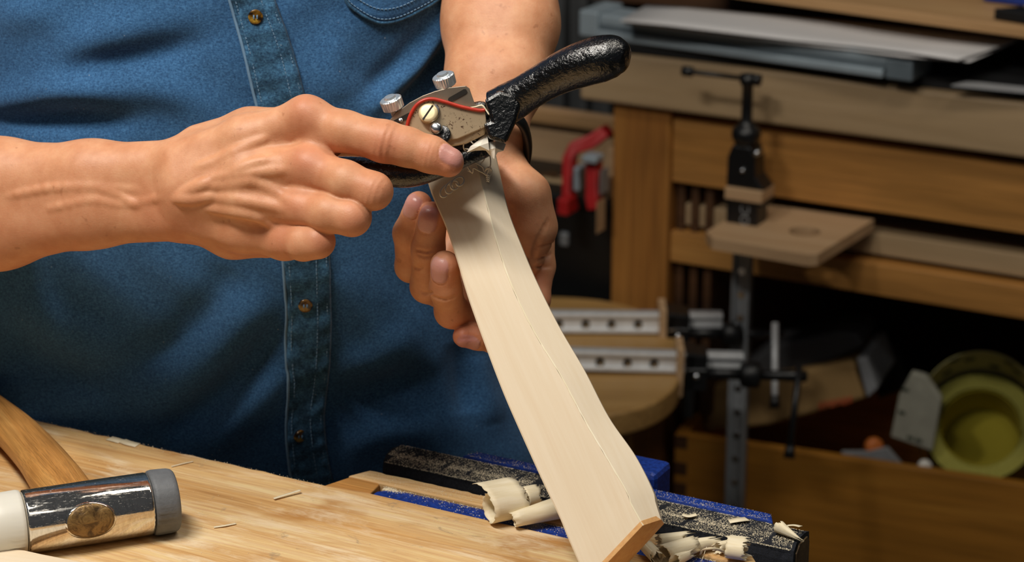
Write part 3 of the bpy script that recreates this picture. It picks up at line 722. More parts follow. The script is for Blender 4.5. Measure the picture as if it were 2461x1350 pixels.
def finger(fd, pts, k_in=4.0, k0=9.0, k1=1.2, fall=22.0):
    """a finger built on its own and joined softly only near its root"""
    A = [J(*p[:3]) for p in pts]; R = [p[3]*p[2]/F for p in pts]; m = max(R)+k0+3*fd.h
    sl, X, Y, Z = fd.sub(np.min(A, 0)-m, np.max(A, 0)+m)
    f = None
    for i in range(len(A)-1):
        d = cone_d(X, Y, Z, A[i], A[i+1], R[i], R[i+1]); f = d if f is None else smin(f, d, k_in)
    r = np.sqrt((X-A[0][0])**2+(Y-A[0][1])**2+(Z-A[0][2])**2)
    k = np.clip(k0*(1-(r-R[0])/fall), k1, k0)
    fd.D[sl] = smin(fd.D[sl], f, k)
def front_z(fd, px, py, zg):
    """depth of the first skin surface under a pixel"""
    q = J(px, py, zg)
    i, j = int(round((q[0]-fd.lo[0])/fd.h)), int(round((q[1]-fd.lo[1])/fd.h))
    if not (0 <= i < fd.n[0] and 0 <= j < fd.n[1]): return None
    c_ = fd.D[i, j]; w = np.nonzero(c_ < 0)[0]
    if len(w) == 0: return None
    k = w[0]; t = c_[k-1]/(c_[k-1]-c_[k]) if k else 0
    return fd.lo[2]+fd.h*(k-1+t)
def line_on(fd, pts, r, depth, k, cut=False, zg=1490, n=14, taper=True):
    sp = spline([(x, y, 0) for x, y in pts], n); z = []
    for x, y, _ in sp:
        f = front_z(fd, x, y, zg); z.append(f)
    prev = None
    for i, ((x, y, _), f) in enumerate(zip(sp, z)):
        if f is None: prev = None; continue
        q = J(x, y, f); q[2] = f+depth
        rr = r*(math.sin(math.pi*(i+.6)/(n+.2))**.5 if taper else 1)
        if prev is not None: cap(fd, prev[0], q, prev[1], rr, k, cut=cut)
        prev = (q, rr)
def wrinkles(fd, c, ax, r, lam, amp, rad):
    """fine rings across a finger joint"""
    sl, X, Y, Z = fd.sub(c-r, c+r); ax = ax/np.linalg.norm(ax)
    s = (X-c[0])*ax[0]+(Y-c[1])*ax[1]+(Z-c[2])*ax[2]
    rr2 = (X-c[0])**2+(Y-c[1])**2+(Z-c[2])**2
    fd.D[sl] += amp*np.cos(2*np.pi*s/lam)*np.exp(-(s/rad)**2)*np.clip((r*r-rr2)/(r*r)*2, 0, 1)
NAILS = []
def nail(fd, c, axis, nrm, half_l, half_w, rad):
    """c: centre of the finger tip bone; the nail sits where nrm leaves the flesh"""
    t = np.array(axis, float); t /= np.linalg.norm(t); n_ = np.array(nrm, float); n_ -= t*(n_@t); n_ /= np.linalg.norm(n_); b = np.cross(n_, t)
    NAILS.append((np.array(c, float), t, n_, b, half_l, half_w))
    m = rad*2+6
    sl, X, Y, Z = fd.sub(c-m, c+m)
    x, y, z = X-c[0], Y-c[1], Z-c[2]
    s = x*t[0]+y*t[1]+z*t[2]; w = x*b[0]+y*b[1]+z*b[2]; h = x*n_[0]+y*n_[1]+z*n_[2]
    q = (np.abs(s)/half_l)**3+(np.abs(w)/half_w)**3
    front = np.clip(h/3, 0, 1)
    plate = np.clip((1.02-q)/.22, 0, 1); groove = np.exp(-((q-1.15)/.22)**2)*np.where(s < half_l*.55, 1, .35)
    fd.D[sl] += front*(-.30*plate+.55*groove)
def nail_mask(V):
    M_ = np.zeros(len(V))
    for c, t, n_, b, hl, hw in NAILS:
        d = V-c; s, w, h = d@t, d@b, d@n_
        q = (np.abs(s)/hl)**3+(np.abs(w)/hw)**3
        near = (np.linalg.norm(d, axis=1) < 22) & (h > 1)
        M_ = np.maximum(M_, np.where(near, np.clip((1.06-q)/.12, 0, 1), 0))
    return M_
def surfnets(fd):
    D = fd.D; S_ = D < 0; n = D.shape
    c0 = np.zeros(tuple(x-1 for x in n), np.uint8)
    for a in (0, 1):
        for b in (0, 1):
            for c in (0, 1): c0 += S_[a:n[0]-1+a, b:n[1]-1+b, c:n[2]-1+c]
    mask = (c0 > 0) & (c0 < 8); idx = np.argwhere(mask); del c0
    vid = np.full(mask.shape, -1, np.int64); vid[mask] = np.arange(len(idx))
    acc = np.zeros((len(idx), 3)); cnt = np.zeros(len(idx))
    corners = [(a, b, c) for a in (0, 1) for b in (0, 1) for c in (0, 1)]
    val = {k: D[idx[:, 0]+k[0], idx[:, 1]+k[1], idx[:, 2]+k[2]] for k in corners}
    for k in corners:
        for ax in range(3):
            if k[ax]: continue
            k2 = list(k); k2[ax] = 1; k2 = tuple(k2); d0, d1 = val[k], val[k2]
            cr = (d0 < 0) != (d1 < 0); t = np.where(cr, d0/np.where(cr, d0-d1, 1), 0)
            p = np.array(k, float)[None, :].repeat(len(idx), 0); p[:, ax] += t
            acc[cr] += p[cr]; cnt[cr] += 1
    V = (idx+acc/cnt[:, None])*fd.h+fd.lo
    quads = []
    for ax in range(3):
        s0 = [slice(None)]*3; s1 = [slice(None)]*3; s0[ax] = slice(0, -1); s1[ax] = slice(1, None)
        e = np.argwhere(S_[tuple(s0)] != S_[tuple(s1)]); o1, o2 = [a for a in range(3) if a != ax]
        e = e[(e[:, o1] > 0) & (e[:, o2] > 0) & (e[:, o1] < n[o1]-1) & (e[:, o2] < n[o2]-1)]
        def g(a, b):
            q = e.copy(); q[:, o1] -= a; q[:, o2] -= b; return vid[q[:, 0], q[:, 1], q[:, 2]]
        Q4 = np.stack([g(1, 1), g(0, 1), g(0, 0), g(1, 0)], 1)
        inside = S_[e[:, 0], e[:, 1], e[:, 2]]
        if ax == 1: inside = ~inside
        Q4[~inside] = Q4[~inside][:, ::-1]
        quads.append(Q4[(Q4 >= 0).all(1)])
    return V, np.concatenate(quads)

# ---------------- right arm and hand (left in the picture)
_a, _b = J(-130, 160, 1440), J(1135, 700, 1440)
R = Field((_a[0]-3, _a[1], 1428), (_b[0]+3, _b[1], 1600), .95)
def RC(*pts, **k): chain(R, pts, **k)
RC((-220, 425, 1575, 118), (0, 437, 1545, 98), (220, 425, 1522, 80), (410, 402, 1508, 66), k=14, fz=1.1)     # radius side
RC((-220, 570, 1585, 118), (0, 535, 1552, 104), (220, 502, 1526, 86), (410, 512, 1512, 68), k=14, fz=1.1)    # ulna side
cap(R, J(400, 460, 1512), J(480, 455, 1504), 19, 17, 12, fz=1.2)
MET = {'i': [(440, 395, 1500, 62), (590, 335, 1487, 54), (735, 284, 1477, 47)], 'm': [(440, 440, 1492, 54), (590, 410, 1480, 50), (735, 398, 1470, 47)],
       'r': [(440, 480, 1494, 52), (590, 480, 1481, 49), (715, 496, 1473, 45)], 'p': [(450, 520, 1503, 54), (580, 552, 1494, 50), (682, 574, 1487, 46)]}
for k_ in 'imrp': RC(*MET[k_], k=9)
RC((480, 350, 1512, 52), (600, 318, 1506, 54), (690, 305, 1500, 50), k=9)           # first web muscle
RC((470, 525, 1516, 58), (560, 556, 1514, 60), (640, 570, 1510, 50), k=9)           # heel of the palm
RC((520, 440, 1512, 58), (650, 440, 1505, 55), k=10)
for px, py, z, r in ((735, 266, 1468, 27), (742, 392, 1461, 27), (722, 496, 1463, 25), (690, 574, 1476, 24)):   # knuckle heads
    cap(R, J(px, py, z), J(px+6, py+2, z), r*z/F, r*z/F, 9)
finger(R, [(738, 286, 1477, 47), (830, 316, 1466, 49), (925, 340, 1460, 49.5), (978, 353, 1459, 46), (1035, 371, 1457, 43), (1078, 389, 1456, 37)], k0=12, fall=26)
finger(R, [(738, 400, 1470, 47), (830, 434, 1455, 47), (898, 459, 1450, 44), (880, 458, 1478, 40), (830, 440, 1497, 35), (800, 430, 1500, 31)], k0=9, fall=22)
finger(R, [(718, 497, 1473, 45), (790, 512, 1456, 46), (846, 522, 1452, 44), (830, 512, 1480, 39), (790, 485, 1497, 34), (770, 470, 1499, 31)], k0=8, fall=20)
finger(R, [(684, 576, 1487, 45), (730, 583, 1468, 42), (764, 580, 1463, 39), (752, 566, 1484, 34), (730, 535, 1497, 30), (725, 520, 1499, 28)], k0=8, fall=18)
finger(R, [(480, 430, 1520, 52), (620, 370, 1528, 48), (760, 345, 1527, 40), (850, 345, 1518, 33)], k0=10, fall=30)   # thumb, behind the tool
cap(R, J(795, 352, 1478), J(770, 345, 1475), 7, 9, 8)
# tendons and veins
for pts, r, dep in (
    ([(469, 449), (522, 428), (607, 415), (693, 407)], 2.0, .5), ([(487, 452), (543, 444), (607, 437), (660, 458), (705, 486)], 1.8, .4),
    ([(470, 470), (558, 478), (629, 490), (690, 503)], 1.6, .5), ([(476, 402), (522, 387), (590, 352), (640, 330)], 1.7, .6),
    ([(500, 500), (560, 508), (620, 522), (665, 545)], 1.6, .5), ([(430, 470), (470, 452), (500, 438)], 2.2, .4), ([(420, 478), (465, 478), (510, 470)], 1.8, .3),
    ([(560, 410), (610, 392), (650, 385)], 1.2, .5),
    ([(20, 470), (120, 452), (230, 448), (330, 455)], 1.8, .7), ([(120, 500), (220, 480), (300, 490), (400, 472)], 1.7, .7), ([(240, 455), (290, 470), (330, 495)], 1.4, .6)):
    line_on(R, pts, r if pts[0][0] > 415 else r*.7, dep+(1.0 if pts[0][0] > 415 else 2.1), 4.2)
pip = J(925, 340, 1448); fx = J(978, 355, 1459)-J(830, 316, 1466)
wrinkles(R, pip, fx, 15, 4.1, .24, 5.5); wrinkles(R, J(1032, 366, 1446), fx, 11, 3.1, .16, 4.5)
wrinkles(R, J(895, 455, 1438), J(898, 459, 1450)-J(830, 434, 1455), 13, 3.6, .14, 6)
nail(R, J(1082, 388, 1456), J(1080, 388, 1456)-J(1035, 371, 1457), (.50, -.32, -.82), 7.6, 6.8, 10)
VR, QR = surfnets(R); del R.D
# ---------------- left arm and hand (right in the picture, palm up behind the blank)
_a, _b = J(905, -70, 1480), J(1360, 880, 1660)
L_ = Field((_a[0]-4, _a[1]-4, 1482), (_b[0]+3, _b[1]+3, 1665), .95)
def LC(*pts, **k): chain(L_, pts, **k)
LC((1232, -130, 1625, 108), (1240, 60, 1600, 98), (1224, 190, 1582, 84), (1202, 318, 1566, 60), k=12)
LC((1160, -130, 1635, 108), (1168, 60, 1608, 98), (1160, 190, 1588, 82), (1160, 320, 1570, 60), k=14)
LC((1202, 318, 1566, 60), (1196, 366, 1566, 46), (1208, 412, 1566, 50), (1230, 485, 1572, 62), k=8)
for m_ in ([(1170, 340, 1572, 54), (1155, 500, 1590, 46)], [(1178, 356, 1574, 52), (1190, 570, 1592, 46)], [(1182, 366, 1574, 50), (1222, 620, 1592, 46)], [(1192, 370, 1574, 48), (1250, 660, 1590, 44)]):
    LC(*m_, k=9)
LC((1206, 398, 1562, 42), (1258, 472, 1556, 60), (1278, 545, 1560, 55), (1262, 620, 1566, 46), k=9)     # thenar mound
finger(L_, [(1262, 470, 1572, 56), (1296, 545, 1582, 38), (1300, 640, 1578, 33), (1288, 720, 1573, 33), (1262, 800, 1566, 30), (1240, 850, 1560, 26)], k0=10, fall=26)   # thumb
finger(L_, [(1155, 500, 1588, 44), (1060, 640, 1578, 40), (988, 640, 1556, 37), (984, 560, 1538, 38), (1006, 492, 1526, 33)], k0=8, fall=22)
finger(L_, [(1190, 570, 1590, 44), (1100, 720, 1576, 40), (1026, 688, 1549, 38.5), (1029, 600, 1528, 39), (1040, 520, 1517, 36)], k0=8, fall=22)
finger(L_, [(1222, 620, 1590, 44), (1160, 775, 1572, 40), (1085, 748, 1538, 39), (1071, 695, 1520, 37.5), (1069, 637, 1508, 35.5)], k0=8, fall=22)
finger(L_, [(1250, 660, 1588, 44), (1250, 790, 1572, 36), (1190, 815, 1550, 33), (1148, 808, 1541, 31), (1114, 808, 1536, 26)], k0=8, fall=22)
line_on(L_, [(1318, 530), (1290, 590), (1282, 640), (1278, 680)], 1.5, -.8, 2.4, cut=True, zg=1560)
for pts in ([(1255, 605), (1272, 622), (1276, 640)], [(1285, 628), (1305, 620), (1326, 610)], [(1284, 643), (1306, 641), (1328, 640)], [(1290, 600), (1310, 590), (1330, 585)], [(1225, 495), (1232, 510), (1230, 525)]):
    line_on(L_, pts, .9, -.3, 1.4, cut=True, zg=1565)
for pts in ([(992, 640), (1005, 646), (1018, 640)], [(1000, 600), (1025, 606), (1050, 600)], [(1002, 612), (1025, 618), (1050, 612)], [(1040, 712), (1070, 720), (1100, 712)], [(1012, 700), (1024, 706), (1040, 702)], [(1086, 816), (1115, 814), (1150, 812)]):
    line_on(L_, pts, .8, -.3, 1.2, cut=True, zg=1530)
nail(L_, J(1069, 637, 1508), J(1069, 637, 1508)-J(1071, 695, 1520), (-.42, -.1, -.9), 8.3, 6.6, 9.5)
nail(L_, J(1041, 519, 1517), J(1040, 520, 1517)-J(1029, 600, 1528), (-.30, -.25, -.92), 8.3, 6.8, 9.5)
nail(L_, J(1007, 491, 1526), J(1006, 492, 1526)-J(984, 560, 1538), (-.15, -.55, -.83), 7.5, 6.4, 9)
nail(L_, J(1120, 810, 1536), J(1114, 808, 1536)-J(1148, 808, 1541), (.1, .75, -.65), 7.2, 5.6, 8)
VL, QL = surfnets(L_); del L_.D
# ---------------- trunk, upper arms, neck and head under the shirt (coarse, mostly out of the frame)
TC = w2c((-.19, 1.665, 1.16))
sR, sL = w2c((-.40, 1.66, 1.43)), w2c((.03, 1.67, 1.43)); nk = w2c((-.185, 1.66, 1.50)); hd_ = w2c((-.165, 1.60, 1.66)); pv = w2c((-.19, 1.68, .92))
eR, eL = J(-360, 515, 1600), J(1185, -330, 1668)
B_ = Field(np.minimum.reduce([TC-240, hd_-150, eR-60, pv-200]), np.maximum.reduce([TC+240, hd_+150, eL+90, pv+200]), 6.0)
cap(B_, pv, w2c((-.19, 1.67, 1.34)), 95, 110, 30); cap(B_, w2c((-.26, 1.67, 1.36)), w2c((-.11, 1.67, 1.36)), 85, 85, 30)
cap(B_, sR, eR, 55, 44, 25); cap(B_, eR, J(-200, 495, 1580), 42, 38, 18); cap(B_, sL, eL, 55, 44, 25); cap(B_, eL, J(1195, -100, 1625), 44, 38, 18)
cap(B_, w2c((-.19, 1.665, 1.38)), nk, 62, 56, 30); cap(B_, nk, hd_, 56, 50, 20)
cap(B_, w2c((-.165, 1.625, 1.70)), w2c((-.165, 1.60, 1.67)), 86, 78, 20); cap(B_, w2c((-.165, 1.56, 1.61)), w2c((-.165, 1.60, 1.64)), 40, 62, 25)
cap(B_, w2c((-.165, 1.518, 1.685)), w2c((-.165, 1.500, 1.65)), 9, 14, 10)
for s in (-1, 1):
    cap(B_, w2c((-.165+s*.035, 1.528, 1.70)), w2c((-.165+s*.015, 1.525, 1.70)), 10, 10, 8); cap(B_, w2c((-.165+s*.083, 1.62, 1.68)), w2c((-.165+s*.085, 1.625, 1.65)), 14, 9, 8)
VB, QB = surfnets(B_); del B_.D
Vb = np.concatenate([VR, VL, VB]); Qb = np.concatenate([QR, QL+len(VR), QB+len(VR)+len(VL)])
Wb = c2w(Vb)
person = thing('person', (-.19, 1.70, 0), 'craftsman in a blue denim shirt, shaving a pale wooden blank he holds in his hand', 'person')
me = bpy.data.meshes.new('body'); o0 = Wb.mean(0)
me.vertices.add(len(Wb)); me.vertices.foreach_set('co', (Wb-o0).astype(np.float32).ravel())
me.loops.add(Qb.size); me.loops.foreach_set('vertex_index', Qb.astype(np.int32).ravel())
me.polygons.add(len(Qb)); me.polygons.foreach_set('loop_start', np.arange(0, Qb.size, 4, dtype=np.int32))
me.polygons.foreach_set('use_smooth', np.ones(len(Qb), bool)); me.update(calc_edges=True); me.validate()
bm = bmesh.new(); bm.from_mesh(me); bmesh.ops.recalc_face_normals(bm, faces=bm.faces); bm.to_mesh(me); bm.free()
me.attributes.new('nail', 'FLOAT', 'POINT').data.foreach_set('value', nail_mask(Vb).astype(np.float32))
fl = np.zeros(len(Vb))
for px, py, z, r, s in ((735, 270, 1466, 13, .5), (742, 392, 1458, 13, .6), (722, 496, 1460, 13, .45), (690, 574, 1474, 15, .5), (925, 345, 1448, 13, .45), (1085, 400, 1450, 18, .55), (1032, 372, 1446, 10, .35),
                        (905, 470, 1440, 14, .35), (860, 530, 1440, 14, .4), (780, 585, 1455, 14, .4), (1040, 500, 1505, 13, .8), (1010, 480, 1515, 16, .6), (1066, 660, 1500, 14, .5), (1112, 810, 1530, 16, .7),
                        (1240, 505, 1555, 14, .45), (1300, 690, 1570, 16, .4), (430, 540, 1500, 26, .4), (150, 590, 1530, 40, .3), (600, 600, 1500, 25, .3)):
    fl = np.maximum(fl, s*np.exp(-((Vb-J(px, py, z))**2).sum(1)/(r*r)))
me.attributes.new('flush', 'FLOAT', 'POINT').data.foreach_set('value', fl.astype(np.float32))
body = bpy.data.objects.new('body', me); COL.objects.link(body); me.materials.append(M_SKIN); put(body, person, Matrix.Translation(Vector(o0)))
# hair cap, out of the frame
H_ = Field(hd_-np.array([140, 190, 140]), hd_+np.array([140, 140, 170]), 6.0)
cap(H_, w2c((-.165, 1.635, 1.705)), w2c((-.165, 1.66, 1.66)), 90, 84, 15)
V, Fc = surfnets(H_); ob('hair', c2w(V), Fc, M_HAIR, person, world=True, smooth=True)
# ---------------- shirt: a tube of cloth round the trunk, with sculpted folds
def px_of(Wp):
    d_ = Wp-CV; z = d_@DV; return CX+F*(d_@RV)/z, CY-F*(d_@UV)/z
NT, NZ = 420, 300
th = np.linspace(0, 2*math.pi, NT, endpoint=False); th = th-.55*np.sin(th+math.pi/2+.0)*0
zz = np.linspace(.80, 1.47, NZ)
TH, ZZ = np.meshgrid(th, zz)
ts = (ZZ-.80)/.67
cx_ = -.215+0*ZZ
ax_ = .207+.028*np.exp(-((ZZ-.82)/.07)**2)-.022*np.exp(-((ZZ-1.12)/.12)**2)
ay_ = .124-.022*np.clip((1.07-ZZ)/.18, 0, 1.3)**1.6-.022*np.clip((ZZ-1.08)/.2, 0, 1.5)**1.4
sh = np.clip((ZZ-1.36)/.11, 0, 1); ax_ = ax_*(1-.45*sh**2); ay_ = ay_*(1-.35*sh**2)
e_ = 2/2.35
XX = cx_+ax_*np.sign(np.cos(TH))*np.abs(np.cos(TH))**e_; YY = 1.655-ay_*np.sign(np.sin(TH))*np.abs(np.sin(TH))**e_
Wp = np.stack([XX, YY, ZZ], -1).reshape(-1, 3)
pxs, pys = px_of(Wp)
nrm = np.stack([np.cos(TH)/ax_, -np.sin(TH)/ay_, 0*ZZ], -1).reshape(-1, 3); nrm /= np.linalg.norm(nrm, axis=1)[:, None]
front = (nrm[:, 1] < .25)
def seg_dist(pts):
    pts = np.array(spline([(x, y, 0) for x, y in pts], 24))[:, :2]; best = np.full(len(pxs), 1e9); side = np.zeros(len(pxs)); tt = np.zeros(len(pxs))
    for i in range(len(pts)-1):
        a, d = pts[i], pts[i+1]-pts[i]; q = d@d
        t = np.clip(((pxs-a[0])*d[0]+(pys-a[1])*d[1])/q, 0, 1); ex, ey = pxs-a[0]-t*d[0], pys-a[1]-t*d[1]
        r = np.hypot(ex, ey); m_ = r < best; best[m_] = r[m_]; side[m_] = np.sign(d[0]*ey-d[1]*ex)[m_]; tt[m_] = ((i+t)/(len(pts)-1))[m_]
    return best, side, tt
disp = np.zeros(len(pxs))
FOLDS = [  # polyline in the picture, height (mm), width (px)
    ([(-40, 250), (60, 235), (180, 215), (330, 215), (470, 235)], 9, 46), ([(-60, 300), (60, 292), (200, 285), (340, 290)], -9, 34),
    ([(150, 175), (260, 150), (380, 125), (500, 95)], -6, 34), ([(120, 130), (260, 90), (420, 50)], 5, 50),
    ([(1085, 20), (1040, 100), (970, 185), (880, 275)], 8, 24), ([(1095, 90), (1040, 170), (960, 250)], -7, 22), ([(1030, 60), (970, 140), (880, 220)], -5, 26),
    ([(820, 90), (800, 170), (830, 240)], 3, 40), ([(-30, 20), (100, 40), (200, 30)], 4, 50),
    ([(690, 770), (600, 880), (500, 980), (380, 1060)], -9, 40), ([(670, 690), (560, 800), (440, 910), (300, 1000)], 7, 55), ([(690, 880), (600, 990), (480, 1100)], 7, 45),
    ([(560, 640), (500, 740), (400, 840), (200, 920)], -6, 45), ([(60, 700), (160, 790), (330, 850)], 5, 60), ([(0, 820), (140, 900), (300, 960)], -5, 50),
    ([(800, 650), (860, 740), (960, 830), (1060, 900)], 5, 50), ([(800, 880), (900, 860), (1000, 790)], 6, 45), ([(800, 960), (920, 930), (1060, 900)], -6, 40),
    ([(1100, 820), (1110, 900), (1120, 1000)], -6, 30), ([(820, 1080), (930, 1040), (1060, 1030)], 6, 50), ([(1150, 850), (1170, 930), (1190, 1020)], 4, 30)]
for pts, hgt, wid in FOLDS:
    d_, s_, t_ = seg_dist(pts); disp += hgt/1000*np.exp(-(d_/wid)**2)*np.sin(np.pi*np.clip(t_, .02, .98))**.6
disp += .0012*np.sin(pxs*.021+2*np.sin(pys*.013))*np.sin(pys*.017+1.3*np.sin(pxs*.009))
Wp = Wp+nrm*(disp*front)[:, None]
FS = [(j*NT+i, j*NT+(i+1) % NT, (j+1)*NT+(i+1) % NT, (j+1)*NT+i) for j in range(NZ-1) for i in range(NT)]
shirt = ob('shirt', Wp, FS, M_DENIM, person, world=True, smooth=True)
bvh = BVHTree.FromPolygons([Vector(p) for p in Wp], FS)
def on_shirt(px, py, lift=0.0):
    d_ = Vector(ray(px, py)).normalized(); h, n_, i, t = bvh.ray_cast(Vector(CV), d_)
    if h is None: return None
    if n_.dot(d_) > 0: n_ = -n_
    return np.array(h)+np.array(n_)*lift, np.array(n_)
PLL = [(538, -60), (552, 0), (583, 110), (616, 250), (645, 360), (668, 480), (680, 620), (688, 760), (690, 900), (688, 1020), (694, 1110), (706, 1180)]
PLR = [(640, -60), (660, 0), (702, 120), (734, 240), (760, 350), (782, 480), (790, 620), (794, 760), (790, 880), (778, 1000), (788, 1100), (806, 1180)]
def strip(name, left, right, lift, cols, rows, mat, parent, amp=0.0, soft=True):
    A_, B2 = spline([(x, y, 0) for x, y in left], rows), spline([(x, y, 0) for x, y in right], rows); V = []; last = None
    for j in range(rows):
        for i in range(cols):
            f = i/(cols-1); q = A_[j]*(1-f)+B2[j]*f; e = min(f, 1-f)*2
            w = amp*(math.sin(j*.75+3*f)+math.sin(j*.41+1.7*math.cos(f*5)))*(1-.6*e)
            r = on_shirt(q[0], q[1], lift*(min(1, .35+e*6) if soft else 1)+w); r = r[0] if r is not None else last
            V.append(r); last = r
    return ob(name, V, [(j*cols+i, j*cols+i+1, (j+1)*cols+i+1, (j+1)*cols+i) for j in range(rows-1) for i in range(cols-1)], mat, parent, world=True, smooth=True)
pk = strip('placket', PLL, PLR, .0032, 26, 220, M_DENIMP, shirt, .00045)
so = pk.modifiers.new('s', 'SOLIDIFY'); so.thickness = .0016; so.offset = 0
def seam(name, pts, lift, r, mat, parent, n=120):
    sp = spline([(x, y, 0) for x, y in pts], n); out = []
    for x, y, _ in sp:
        q = on_shirt(x, y, lift)
        if q is not None: out.append(q[0])
    V, Fc = tube(out, r, 6); return ob(name, V, Fc, mat, parent, world=True, smooth=True)
seam('placket_edge', PLL, .0030, .0011, M_THREAD, shirt)
def stitches(name, pts, lift, parent, step=9, ln=5.5):
    sp = spline([(x, y, 0) for x, y in pts], 400); L = np.r_[0, np.cumsum(np.hypot(*np.diff(sp[:, :2], axis=0).T))]; parts = []
    for s in np.arange(0, L[-1]-ln, step):
        a, b = [on_shirt(np.interp(t, L, sp[:, 0]), np.interp(t, L, sp[:, 1]), lift) for t in (s, s+ln)]
        if a is None or b is None: continue
        parts.append(tube([a[0], b[0]], .0004, 5))
    V, Fc = join(parts); o = ob(name, V, Fc, M_THREAD, parent, world=True); o['kind'] = 'stuff'; return o
off = lambda pts, d: [(x+d, y) for x, y in pts]
stitches('stitching', off(PLL, 14), .0040, shirt); stitches('stitching', off(PLR, -8), .0034, shirt); stitches('stitching', off(PLR, -32), .0040, shirt)
for i, (px, py) in enumerate(((615, 40), (733, 425), (733, 728), (722, 1040))):
    q, n_ = on_shirt(px, py, .0042); BMx = axis_frame(q, n_)
    R0 = .0049
    V, Fc = lathe([(-.002, R0*.8), (-.0012, R0), (.0006, R0), (.0010, R0*.9), (.0004, R0*.55), (.0003, R0*.1)], 24); bt = ob('button', V, Fc, M_BUTTON, shirt, BMx, smooth=True)
    if i in (1, 3): bt.matrix_basis = bt.matrix_basis @ Matrix.Rotation(.5, 4, 'Z')
    parts = []
    for a, b in ((-.0011, -.0011), (.0011, .0011)): parts.append(tube([(.0009, a, -.0012), (.0012, a, 0), (.0009, a, .0012)], .0005, 6))
    V, Fc = join(parts); ob('button_thread', V, Fc, M_THREAD, shirt, BMx)
# chest pocket at the top right of the shirt
PK = [(815, -60), (830, 0), (860, 30), (905, 52), (950, 48), (1000, 25), (1050, -5), (1080, -40)]
A_ = spline([(x, y, 0) for x, y in PK], 40); V = []
for j in range(10):
    for i in range(40):
        f = j/9; x, y = A_[i][0]*(1-f)+(950+(A_[i][0]-950)*.8)*f, A_[i][1]*(1-f)+(-120)*f
        V.append(on_shirt(x, y, .0022)[0] if on_shirt(x, y, .0022) is not None else V[-1])
pc = ob('pocket', V, [(j*40+i, j*40+i+1, (j+1)*40+i+1, (j+1)*40+i) for j in range(9) for i in range(39)], M_DENIM, shirt, world=True, smooth=True)
so = pc.modifiers.new('s', 'SOLIDIFY'); so.thickness = .0014; so.offset = 0
seam('pocket_hem', PK, .0026, .0012, M_DENIMP, shirt, 80)
stitches('stitching', [(x, y-9) for x, y in PK], .0034, shirt); stitches('stitching', [(x, y-32) for x, y in PK], .0034, shirt)
# sleeves (outside the frame), rolled above the elbow
def sleeve(pts, rad):
    V, Fc = tube(spline(pts, 30), np.interp(np.linspace(0, 1, 30), np.linspace(0, 1, len(rad)), rad), 32, caps=False)
    o = ob('sleeve', V, Fc, M_DENIM, person, world=True, smooth=True); s = o.modifiers.new('s', 'SOLIDIFY'); s.thickness = .002
W1 = lambda p: c2w([p])[0]
sleeve([(-.33, 1.66, 1.40), (-.385, 1.655, 1.33), W1(J(-420, 350, 1612)), W1(J(-330, 515, 1600)), W1(J(-95, 487, 1562))], [.085, .072, .062, .056, .0475])
sleeve([(-.03, 1.66, 1.40), (.03, 1.665, 1.42), W1(J(1215, -480, 1680)), W1(J(1188, -330, 1668)), W1(J(1196, -190, 1645))], [.085, .072, .062, .056, .050])
# trousers, mostly hidden by the bench
for s in (-1, 1):
    V, Fc = tube(spline([(-.20+s*.085, 1.695, .845), (-.195+s*.095, 1.685, .70), (-.19+s*.10, 1.68, .45), (-.19+s*.11, 1.69, .10), (-.19+s*.11, 1.69, .03)], 24), np.interp(np.linspace(0, 1, 24), [0, .3, .6, 1], [.092, .088, .075, .07]), 28)
    ob('trouser_leg', V, Fc, M_JEANS, person, world=True, smooth=True)
    K_ = Field(w2c((-.19+s*.11, 1.60, .05))-200, w2c((-.19+s*.11, 1.60, .05))+200, 8.0)
    cap(K_, w2c((-.19+s*.12, 1.50, .035)), w2c((-.19+s*.11, 1.70, .045)), 33, 42, 15); V, Fc = surfnets(K_); V = c2w(V); V[:, 2] = np.maximum(V[:, 2], .001)
    ob('boot', V, Fc, M_DARKW, person, world=True, smooth=True)
# wrist strap
wc = P(1191, 354, 1.562); ring = [wc+RV*.0212*math.copysign(abs(math.cos(t))**.5, math.cos(t))+DV*.024*math.sin(t)-UV*.0195*math.sin(t) for t in np.linspace(0, 2*math.pi, 73)]
V, Fc = tube(ring, .0030, 12, caps=False, flat=1.7)
ob('wrist_strap', V, Fc, M_BLACKP, person, world=True, smooth=True)

# ================================================================== WOOD BLANK
ST_ = [((1018, 402), (1138, 368), (1188, 356)), ((1038, 468), (1158, 440), (1203, 425)), ((1071, 545), (1178, 520), (1222, 505)), ((1098, 625), (1200, 600), (1252, 585)),
       ((1125, 715), (1232, 690), (1290, 675)), ((1166, 830), (1286, 800), (1345, 785)), ((1210, 945), (1350, 905), (1406, 890)), ((1258, 1055), (1406, 1010), (1464, 1002)),
       ((1308, 1165), (1462, 1105), (1528, 1095)), ((1346, 1245), (1506, 1180), (1570, 1178)), ((1362, 1285), (1518, 1212), (1577, 1208)), ((1412, 1400), (1546, 1262), (1590, 1248))]
def arc(pts, m):
    q = spline([(x, y, 0) for x, y in pts], 400); L = np.r_[0, np.cumsum(np.linalg.norm(np.diff(q, axis=0), axis=1))]; t = np.linspace(0, L[-1], m)
    return np.stack([np.interp(t, L, q[:, 0]), np.interp(t, L, q[:, 1])], 1)
m = 64; sL_ = arc([a for a, b, c in ST_], m); sR_ = arc([b for a, b, c in ST_], m); sB_ = arc([c for a, b, c in ST_], m)
rows = []
